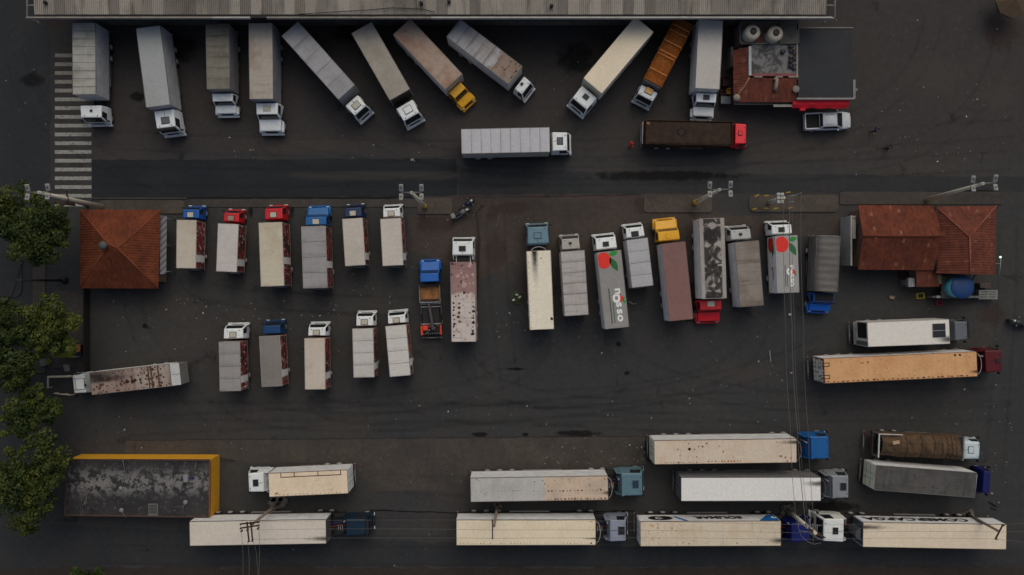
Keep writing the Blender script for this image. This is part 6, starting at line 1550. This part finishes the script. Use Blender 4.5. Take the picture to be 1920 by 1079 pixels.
# --- people
SKIN = paint('skin', C(120, 82, 62), .55, .1)
def person(label, x, y, rz, shirt, trousers, pose=0.0, headwear=None):
    p = W(x, y, .8); o = empty('person', (p.x, p.y, 0), rz, label, 'person', None)
    V, Ed, Rd = [], [], []
    def add(pt, r, par=None):
        V.append(Vector(pt)); Rd.append(r)
        if par is not None: Ed.append((par, len(V) - 1))
        return len(V) - 1
    pel = add((0, 0, .95), .15); wst = add((.01, 0, 1.12), .135, pel); ch = add((.01, 0, 1.33), .155, wst); nk = add((0, 0, 1.50), .065, ch); hd0 = add((.02, 0, 1.58), .075, nk); hd1 = add((.03, 0, 1.68), .098, hd0); add((.01, 0, 1.76), .07, hd1)
    for s in (-1, 1):
        st = .22 * s * pose
        h = add((0, s * .10, .90), .105, pel); kn = add((st * .6 + .03, s * .11, .50), .068, h); an = add((st - .03, s * .11, .10), .045, kn); add((st + .14, s * .12, .05), .042, an)
        sh = add((.0, s * .20, 1.43), .075, ch); el = add((-st * .6 - .02, s * .27, 1.16), .048, sh); wr = add((-st * 1.1 + .10, s * .25, .93), .034, el); pm_ = add((-st * 1.1 + .13, s * .245, .86), .038, wr)
        for k in range(4): 
            f1 = add((-st * 1.1 + .12 + .022 * k, s * .245, .80 + .004 * k), .011, pm_); add((-st * 1.1 + .125 + .022 * k, s * (.225), .755 + .006 * abs(k - 1)), .009, f1)
        t1 = add((-st * 1.1 + .18, s * .225, .85), .012, pm_); add((-st * 1.1 + .20, s * .21, .81), .010, t1)
    me = bpy.data.meshes.new('person_body'); me.from_pydata(V, Ed, [])
    tmp = bpy.data.objects.new('tmp', me); COL.objects.link(tmp)
    sk = tmp.modifiers.new('s', 'SKIN'); tmp.modifiers.new('d', 'SUBSURF').levels = 2
    for i, r in enumerate(Rd): me.skin_vertices[0].data[i].radius = (r, r)
    me.skin_vertices[0].data[0].use_root = True
    dg = bpy.context.evaluated_depsgraph_get(); dg.update()
    me2 = bpy.data.meshes.new_from_object(tmp.evaluated_get(dg)); bpy.data.objects.remove(tmp)
    for m in (SKIN, shirt, trousers, M_dark): me2.materials.append(m)
    for f in me2.polygons:
        c = f.center; f.use_smooth = True
        f.material_index = 3 if c.z < .085 else 2 if (c.z < .98 and abs(c.y) < .20) else 1 if (c.z < 1.47 and not (abs(c.y) > .20 and c.z < 1.12)) else 0
    b_ = link('body', me2, o)
    mb = MB(); mb.lathe((.01, 0, 1.70), [(.105, -.03), (.108, .03), (.09, .09), (.05, .115), (.01, .12)], headwear or paint('black_hair', (.01, .009, .008), .7, .1), 14); mb.obj('hair', b_)
    mb = MB()
    for s in (-1, 1): mb.lathe((.122, s * .035, 1.675), [(.002, -.01), (.010, 0), (.002, .01)], M_dark, 8, 'Y'); mb.lathe((.03, s * .10, 1.66), [(.004, -.015), (.022, 0), (.004, .015)], SKIN, 8, 'Y')
    mb.box((.135, 0, 1.645), (.03, .025, .045), SKIN, .008); mb.box((.118, 0, 1.605), (.015, .05, .012), paint('lips', C(110, 60, 54), .5, .1)); mb.obj('face', b_)
    return o
person('person in a bright red top walking between the two crosswise trucks', 1183, 272, R(10), paint('red_shirt', C(220, 24, 20), .7, .1), paint('red_trousers', C(150, 20, 20), .7, .1), .6, paint('red_cap', C(200, 22, 20), .7, .1))
person('person in dark blue top and pale bag hand, nearest the silver pickup', 1640, 245, R(-30), paint('blue_shirt', C(30, 36, 86), .7, .1), paint('dark_jeans', C(26, 28, 38), .7, .1), .9)
person('person in dark clothes walking below the one in blue', 1665, 278, R(-60), paint('navy_shirt', C(30, 32, 58), .7, .1), paint('black_trousers', C(24, 24, 28), .7, .1), .7)

# --- things round the red tiled house
p = W(1806, 539, 3.6); o = empty('blue_water_tank', (p.x, p.y, .0), 0, 'large round blue water tank with cyan side behind the red tiled house', 'water tank')
mb = MB(); mb.lathe((0, 0, 1.7), [(.02, 0), (.98, 0), (1.02, .05), (1.10, 1.7), (.02, 1.7)], paint('cyan_tank_side', C(84, 160, 176), .5, .25), 32); mb.obj('tank_body', o)
mb = MB(); mb.lathe((0, 0, 3.4), [(.02, 0), (1.16, 0), (1.18, .06), (1.1, .16), (.5, .26), (.02, .28)], paint('blue_tank_lid', C(24, 56, 104), .5, .25), 32); mb.obj('lid', o)
mb = MB()
for sx in (-1, 1):
    for sy in (-1, 1): mb.box((sx * .85, sy * .85, .85), (.2, .2, 1.7), M_conc, .02)
mb.box((0, 0, 1.62), (2.3, 2.3, .14), M_conc, .03); mb.obj('stand', o)
def thing(name, label, cat, px, py, z=0.0, rz=0.0, group=None):
    p = W(px, py, z); return empty(name, (p.x, p.y, 0), rz, label, cat, group)
o = thing('yard_wall', 'low pale wall in front of the blue water tank', 'wall', 1795, 557, 1)
mb = MB(); mb.box((-.2, 0, .6), (5.0, .2, 1.2), paint('pale_wall', C(100, 98, 94), .8, .6), .02); mb.obj('wall_body', o)
mb = MB(); mb.box((-1.7, 0, 1.24), (1.2, .26, .08), paint('white_cap', C(170, 172, 166), .7, .3), .02); mb.box((1.2, 0, 1.24), (2.2, .24, .06), paint('grey_cap', C(84, 90, 88), .7, .4), .02); mb.obj('wall_cap', o)
o = thing('slatted_pallet', 'pale slatted bench beside the wall of the blue tank', 'pallet', 1853, 553, .8)
for k in range(6):
    mb = MB(); mb.box((0, -.42 + k * .17, .8), (2.0, .11, .05), paint('pale_slat', C(118, 122, 116), .7, .4), .01); mb.obj('slat', o)
mb = MB()
for sx in (-.85, 0, .85): mb.box((sx, 0, .40), (.10, .9, .76), M_steel)
mb.obj('frame', o)
o = thing('roof_box', 'brown ribbed crate behind the pale slatted bench', 'crate', 1848, 536, 1)
mb = MB(); mb.box((0, 0, .5), (1.15, .5, 1.0), paint('brownish_box', C(78, 68, 64), .7, .4), .03); mb.obj('crate_body', o)
mb = MB()
for k in range(3): mb.box((-.36 + k * .36, 0, 1.01), (.28, .34, .03), paint('crate_lid', C(66, 56, 54), .7, .4), .01)
mb.obj('lid_panel', o)
o = thing('roof_vent_stack', 'grey white chimney cowl and pipes at the house corner', 'vent', 1820, 510, 3.2)
mb = MB(); mb.box((-.1, 0, 3.0), (1.3, .6, .5), paint('grey_white_cowl', C(128, 126, 120), .7, .5), .10); mb.lathe((-.15, 0, 3.2), [(.02, 0), (.3, 0), (.3, .2), (.2, .3), (.02, .3)], paint('cowl_grey', C(96, 94, 90), .7, .4), 14); mb.obj('cowl', o)
mb = MB(); mb.tube([(.5, -.1, 3.2), (.55, -.6, 3.0), (.5, -1.1, 2.6), (.55, -1.7, 2.0), (.55, -1.75, 0)], .16, paint('flue_pipe', C(92, 92, 92), .6, .4), 10); mb.tube([(.0, 0, 2.8), (0, 0, 0)], .12, M_steel, 8); mb.obj('flue_pipe', o)
o = thing('satellite_dish', 'pale round dish by the wall left of the blue tank', 'dish', 1770, 549, 1.4)
mb = MB(); mb.lathe((0, 0, 1.4), [(.02, .0), (.3, .05), (.42, .16), (.40, .18), (.02, .06)], paint('pale_dish', C(132, 128, 124), .5, .3), 18); mb.obj('dish', o)
mb = MB(); mb.tube([(0, 0, 0), (0, 0, 1.4)], .04, M_steel, 8); mb.obj('stand', o)
o = thing('orange_tarp', 'crumpled orange tarp left of the blue tank', 'tarp', 1777, 537, .8)
mb = MB(); bumpy(mb, 1.0, 1.5, lambda x, t: .75 + .22 * nz(x * 2, t * 2, 3), paint('orange_fabric', C(168, 74, 40), .8, .4), 10, 10, .5); mb.box((0, 0, .3), (.8, 1.2, .6), M_dark, .05); mb.obj('tarp_sheet', o)
o = thing('air_conditioner', 'white box unit against the small lean-to roof', 'air conditioner', 1709, 530, 2)
mb = MB(); mb.box((-.15, 0, 1.7), (.3, .95, .6), paint('ac_white', C(126, 126, 124), .5, .3), .03); mb.box((.2, 0, 1.72), (.38, .9, .56), paint('ac_pale', C(150, 148, 148), .5, .3), .04); mb.obj('unit', o)
mb = MB(); mb.box((.1, 0, .7), (.5, .6, 1.4), M_steel, .02); mb.obj('bracket', o)
o = thing('cream_cupboard', 'narrow cream cabinet between the lean-to and the hip roof', 'cabinet', 1762, 524, 1.6)
mb = MB(); mb.box((0, 0, .8), (.42, .95, 1.6), paint('cream_cabinet', C(168, 152, 108), .6, .3), .03); mb.obj('cabinet_body', o)
mb = MB(); mb.box((.0, -.49, .8), (.36, .03, 1.4), paint('cabinet_door', C(150, 134, 96), .6, .3), .01); mb.obj('door', o)
def crate(label, px, py, c, s=(.6, .5, .35), rz=0.0, grp=None, dark=True):
    o = thing('plastic_crate', label, 'crate', px, py, s[2], rz, grp)
    x, y, z = s; m = paint('crate_plastic', c, .5, .25)
    mb = MB(); mb.box((0, 0, .03), (x, y, .05), m)
    for sg in (-1, 1): mb.box((sg * (x / 2 - .02), 0, z / 2), (.04, y, z), m, .01); mb.box((0, sg * (y / 2 - .02), z / 2), (x - .08, .04, z), m, .01)
    mb.obj('crate_body', o)
    mb = MB(); mb.box((0, 0, z * .55), (x - .1, y - .1, .05), M_dark if dark else m); mb.obj('contents', o)
    mb = MB()
    for sg in (-1, 1): mb.box((sg * (x / 2 + .004), 0, z * .75), (.012, y * .35, .06), M_dark)
    mb.obj('handle_hole', o)
crate('yellow crate with a dark stripe below the small lean-to', 1727, 555, C(206, 186, 30), (.72, .58, .4), .1)
crate('bright red crate in front of the pale wall by the blue tank', 1762, 568, C(170, 16, 36), (.66, .5, .35), 0)
crate('small beige box lying alone on the asphalt below the tiled house', 1673, 558, C(128, 116, 88), (.55, .34, .25), -.1, None, False)
crate('brown box against the gable house wall', 1697, 515, C(62, 48, 40), (.8, .7, .6), 0, None, False)
crate('red crate stack beside the snack bar wall', 1363, 152, C(84, 28, 24), (.75, 1.0, .9))
crate('lower dark red crate beside the yellow stool', 1357, 178, C(80, 28, 24), (.6, .9, .7))
o = thing('plastic_stool', 'small yellow stool beside the snack bar', 'stool', 1366, 172, .5)
mb = MB(); myl = paint('yellow_plastic', C(176, 132, 30), .5, .25)
mb.box((0, 0, .46), (.5, .5, .05), myl, .02); mb.obj('seat', o)
for sx in (-1, 1):
    for sy in (-1, 1): mb = MB(); mb.tube([(sx * .2, sy * .2, .45), (sx * .24, sy * .24, 0)], .03, myl, 6); mb.obj('leg', o)
mb = MB(); mb.box((0, .25, .7), (.5, .05, .4), myl, .02); mb.obj('backrest', o)
o = thing('chest_freezer', 'grey chest freezer beside the snack bar corner', 'freezer', 1361, 188, .9)
mb = MB(); mb.box((0, 0, .42), (1.0, .75, .84), paint('freezer_grey', C(82, 86, 92), .5, .3), .04); mb.obj('cabinet_body', o)
mb = MB(); mb.box((0, 0, .88), (1.04, .79, .08), paint('freezer_lid', C(90, 94, 100), .4, .3), .03); mb.obj('lid', o)
o = thing('sheet_stack', 'pale standing panel against the snack bar side wall', 'panel', 1369, 110, 1.2)
mb = MB(); mb.box((0, 0, 1.0), (.25, 2.0, 2.0), paint('pale_panel', C(88, 86, 82), .7, .5), .02); mb.obj('panel', o)
# tall flat screen wall left of the gable house
o = thing('hoarding', 'tall pale metal hoarding between the canvas truck and the gable house', 'hoarding', 1590, 450, 2.5)
mh = paint('hoarding_sheet', C(168, 168, 165), .5, .4)
a, b_ = W(1596, 405, 2.6), W(1596, 498, 2.6); c0 = Vector((o.location.x, o.location.y, 0)); cx = a.x - c0.x
mb = MB(); ln = a.y - b_.y; cy = (a.y + b_.y) / 2 - c0.y
mb.box((cx - .03, cy, 1.3), (.08, ln, 2.6), mh)
for k in range(22): mb.box((cx - .08, cy - ln / 2 + .12 + k * ln / 22, 1.3), (.03, .06, 2.5), mh)
mb.obj('sheet', o)
mb = MB(); mb.box((cx, cy, 2.62), (.16, ln + .05, .07), paint('hoarding_cap', C(150, 148, 140), .6, .3), .01); mb.obj('cap', o)
mb = MB(); mb.box((cx + .32, cy + ln * .27, 2.5), (.36, ln * .46, .14), paint('hoarding_box', C(150, 148, 140), .6, .3), .03); mb.box((cx + .32, cy + ln * .27 + .9, 2.58), (.37, .05, .02), M_dark); mb.obj('top_panel', o)
for k in range(4): mb = MB(); mb.box((cx + .12, cy - ln / 2 + .3 + k * (ln - .6) / 3, 1.2), (.10, .10, 2.4), M_steel); mb.obj('post', o)
# wall lamp on the right end of the house
o = thing('wall_lamp', 'lit white wall lamp on a bracket at the right end of the tiled house', 'lamp', 1873, 500, 2.8)
mb = MB(); mb.tube([(.15, .95, 2.9), (.12, 0, 2.85), (0, -.9, 2.8)], .035, M_alu, 8); mb.tube([(-.5, .3, 2.6), (.13, .3, 2.85)], .03, M_steel, 6); mb.obj('bracket', o)
lm = bpy.data.materials.new('lit_lamp'); lm.use_nodes = True
lm.node_tree.nodes['Principled BSDF'].inputs['Base Color'].default_value = (.7, .85, .8, 1)
lm.node_tree.nodes['Principled BSDF'].inputs['Emission Color'].default_value = (.75, 1, .9, 1)
lm.node_tree.nodes['Principled BSDF'].inputs['Emission Strength'].default_value = .9
mb = MB(); mb.lathe((.1, .95, 2.88), [(.02, -.08), (.10, -.06), (.12, 0), (.09, .07), (.02, .09)], lm, 14); mb.obj('lamp_globe', o)

# --- left side: low wall, railed bay, stall
o = thing('low_wall', 'dark narrow boundary wall between the stall and the yard', 'wall', 163, 618, .6)
mb = MB(); mb.box((0, 0, .7), (.14, 9.0, 1.2), paint('dark_wall', C(24, 20, 19), .85, .5), .02); mb.obj('wall_body', o)
mb = MB()
for k in range(3): mb.box((0, -4.0 + k * 4.0, .75), (.22, .30, 1.3), paint('wall_pier', C(34, 28, 26), .85, .5), .02)
mb.obj('pier', o)
o = thing('railed_bay', 'cream pipe railing round an empty bay in front of the rusty truck', 'railing', 112, 722, .9)
mr_ = paint('cream_rail', C(176, 166, 148), .6, .4)
c0 = Vector((o.location.x, o.location.y, 0))
def rails(name, pts, z, r):
    mb = MB(); P = [W(x, y, z) - c0 for x, y in pts]; mb.tube(P, r, mr_, 8); mb.obj(name, o)
rails('top_rail', [(134, 706), (90, 707), (90, 728)], 1.0, .12); rails('top_rail', [(101, 738), (134, 741)], 1.0, .06); rails('mid_rail', [(134, 706), (90, 707), (90, 728)], .5, .05)
for x, y in ((134, 706), (112, 706.5), (90, 707), (90, 728), (101, 738), (120, 740), (134, 741)):
    mb = MB(); p = W(x, y, 1.0) - c0; mb.tube([(p.x, p.y, 0), (p.x, p.y, 1.0)], .05, mr_, 8); mb.obj('post', o)
o = thing('market_stall', 'lime yellow canopied stall half hidden under the bright green tree', 'stall', 122, 655, 2)
mb = MB(); ly = paint('lime_canopy', C(96, 98, 24), .7, .3)
bumpy(mb, 2.4, 1.9, lambda x, t: 2.5 - .25 * abs(t) + .05 * nz(x * 2, t * 2), ly, 12, 10, 1.2); mb.obj('canopy', o)
for sx in (-1.1, 1.1):
    for sy in (-.8, .8): mb = MB(); mb.tube([(sx, sy, 0), (sx, sy, 2.35)], .03, M_steel, 6); mb.obj('post', o)
mb = MB(); mb.box((0, 0, .8), (1.9, .8, .06), wood, .02); mb.box((0, 0, .4), (1.7, .6, .76), M_dark); mb.obj('table', o)
o = thing('blue_tarp', 'dark blue tarp beside the lime yellow stall', 'tarp', 143, 662, .8)
mb = MB(); bumpy(mb, 1.1, 1.2, lambda x, t: .8 + .15 * nz(x * 2, t * 2, 9), paint('navy_tarp', C(20, 20, 44), .8, .3), 10, 10, .5); mb.box((0, 0, .36), (.9, .9, .7), M_dark, .04); mb.obj('tarp_sheet', o)
for lab, x, y, c in (('pale upright board under the left trees beside the footway', 76, 681, C(92, 92, 90)), ('pale crate lid below the lime yellow stall', 121, 691, C(104, 104, 102))):
    o = thing('board', lab, 'board', x, y, .8, .1); mb = MB(); mb.box((0, 0, .4), (.6, .75, .06), paint('pale_board', c, .7, .4), .02, 0, Matrix.Rotation(.2, 3, 'X')); mb.obj('board_sheet', o); mb = MB(); mb.box((0, 0, .18), (.4, .5, .36), M_steel, .02); mb.obj('trestle', o)
# tan dome at the top right corner
o = thing('canvas_parasol', 'tan canvas parasol cut by the top right corner', 'parasol', 1900, 2, 2.4)
mb = MB(); N_ = 8; ap = (0, 0, 2.9)
mt_ = paint('tan_canvas', C(76, 62, 46), .8, .4)
for i in range(N_):
    a0, a1 = 2 * math.pi * i / N_, 2 * math.pi * (i + 1) / N_
    mb.face([ap, (1.7 * math.cos(a0), 1.7 * math.sin(a0), 2.2), (1.7 * math.cos(a1), 1.7 * math.sin(a1), 2.2)], mt_)
    mb.face([(1.7 * math.cos(a1), 1.7 * math.sin(a1), 2.2), (1.7 * math.cos(a0), 1.7 * math.sin(a0), 2.2), (1.7 * math.cos(a0), 1.7 * math.sin(a0), 2.05), (1.7 * math.cos(a1), 1.7 * math.sin(a1), 2.05)], mt_)
mb.obj('canopy', o); mb = MB(); mb.tube([(0, 0, 0), (0, 0, 2.85)], .03, M_steel, 8); mb.lathe((0, 0, 0), [(.02, 0), (.3, 0), (.3, .08), (.02, .1)], M_conc, 14); mb.obj('stand', o)
# heap of leaves and bags
o = thing('rubbish_heap', 'small heap of green leaves and white bags between the container truck and the cream trailer', 'rubbish heap', 970, 561)
mb = MB(); rq = random.Random(6)
for k in range(240):
    a, d_ = rq.random() * 6.28, abs(rq.gauss(0, .38)); p = Vector((math.cos(a) * d_, math.sin(a) * d_ * 1.1, .05 + max(0, .3 - d_ * .4) * rq.random()))
    q = Vector((rq.gauss(0, .6), rq.gauss(0, .6), 1)).to_track_quat('Z', 'Y'); s_ = rq.uniform(.12, .3)
    f = mb.bm.faces.new([mb.bm.verts.new(p + q @ (Vector(v) * s_)) for v in ((-.5, 0, 0), (0, -.25, .05), (.5, 0, 0), (0, .25, .05))]); f.material_index = mb.mi((LV[1], LV[2], paint('wilted_leaf', C(62, 76, 52), .7, .3))[k % 3])
mb.obj('leaves', o)
mb = MB()
for x, y in ((-.05, .45), (.25, .2), (-.4, -.1)): mb.box((x, y, .25), (.3, .22, .16), paint('white_bag', C(170, 172, 168), .6, .3), .07, rq.random())
mb.obj('bag', o)
def scrap(name, label, cat, px, py, parts):
    o = thing(name, label, cat, px, py); mb = MB()
    for c, s_, col, rz in parts: mb.box(c, s_, paint(name, col, .7, .3), min(s_) * .3, rz)
    mb.obj(name + '_piece', o)
scrap('white_stick', 'white stick lying alone in the open yard right of centre', 'stick', 1444, 668, [((0, 0, .04), (.07, 1.2, .06), C(140, 138, 132), .1)])
scrap('paper_bag', 'pale paper bag lying on the dark lane above the middle kerb', 'bag', 773, 300, [((0, 0, .08), (.36, .24, .16), C(124, 118, 108), .3), ((.2, -.12, .05), (.14, .18, .1), C(110, 104, 96), 1.0)])
scrap('broken_board', 'bent pale strip lying beside the longer fruit logo truck', 'strip', 1183, 568, [((0, 0, .05), (.6, .08, .06), C(130, 124, 116), -.5), ((.38, -.1, .05), (.5, .06, .06), C(124, 118, 110), .2)])
scrap('white_scrap', 'white scrap under the power lines below the shorter fruit logo truck', 'scrap', 1481, 590, [((0, 0, .05), (.28, .18, .1), C(190, 188, 184), .1)])
scrap('timber_offcuts', 'dark timber offcuts right of the dark grey roofed truck', 'timber', 1861, 945, [((0, 0, .08), (1.0, .14, .14), C(24, 22, 20), -.5), ((.1, -.5, .06), (.7, .12, .12), C(28, 25, 23), -.4), ((.6, .15, .06), (.16, .16, .12), C(120, 118, 110), .2)])
scrap('wooden_post', 'thin brown post leaning behind the leftmost long trailer', 'post', 424, 962, [((0, 0, 1.2), (.12, .12, 2.4), C(70, 52, 40), .3)])
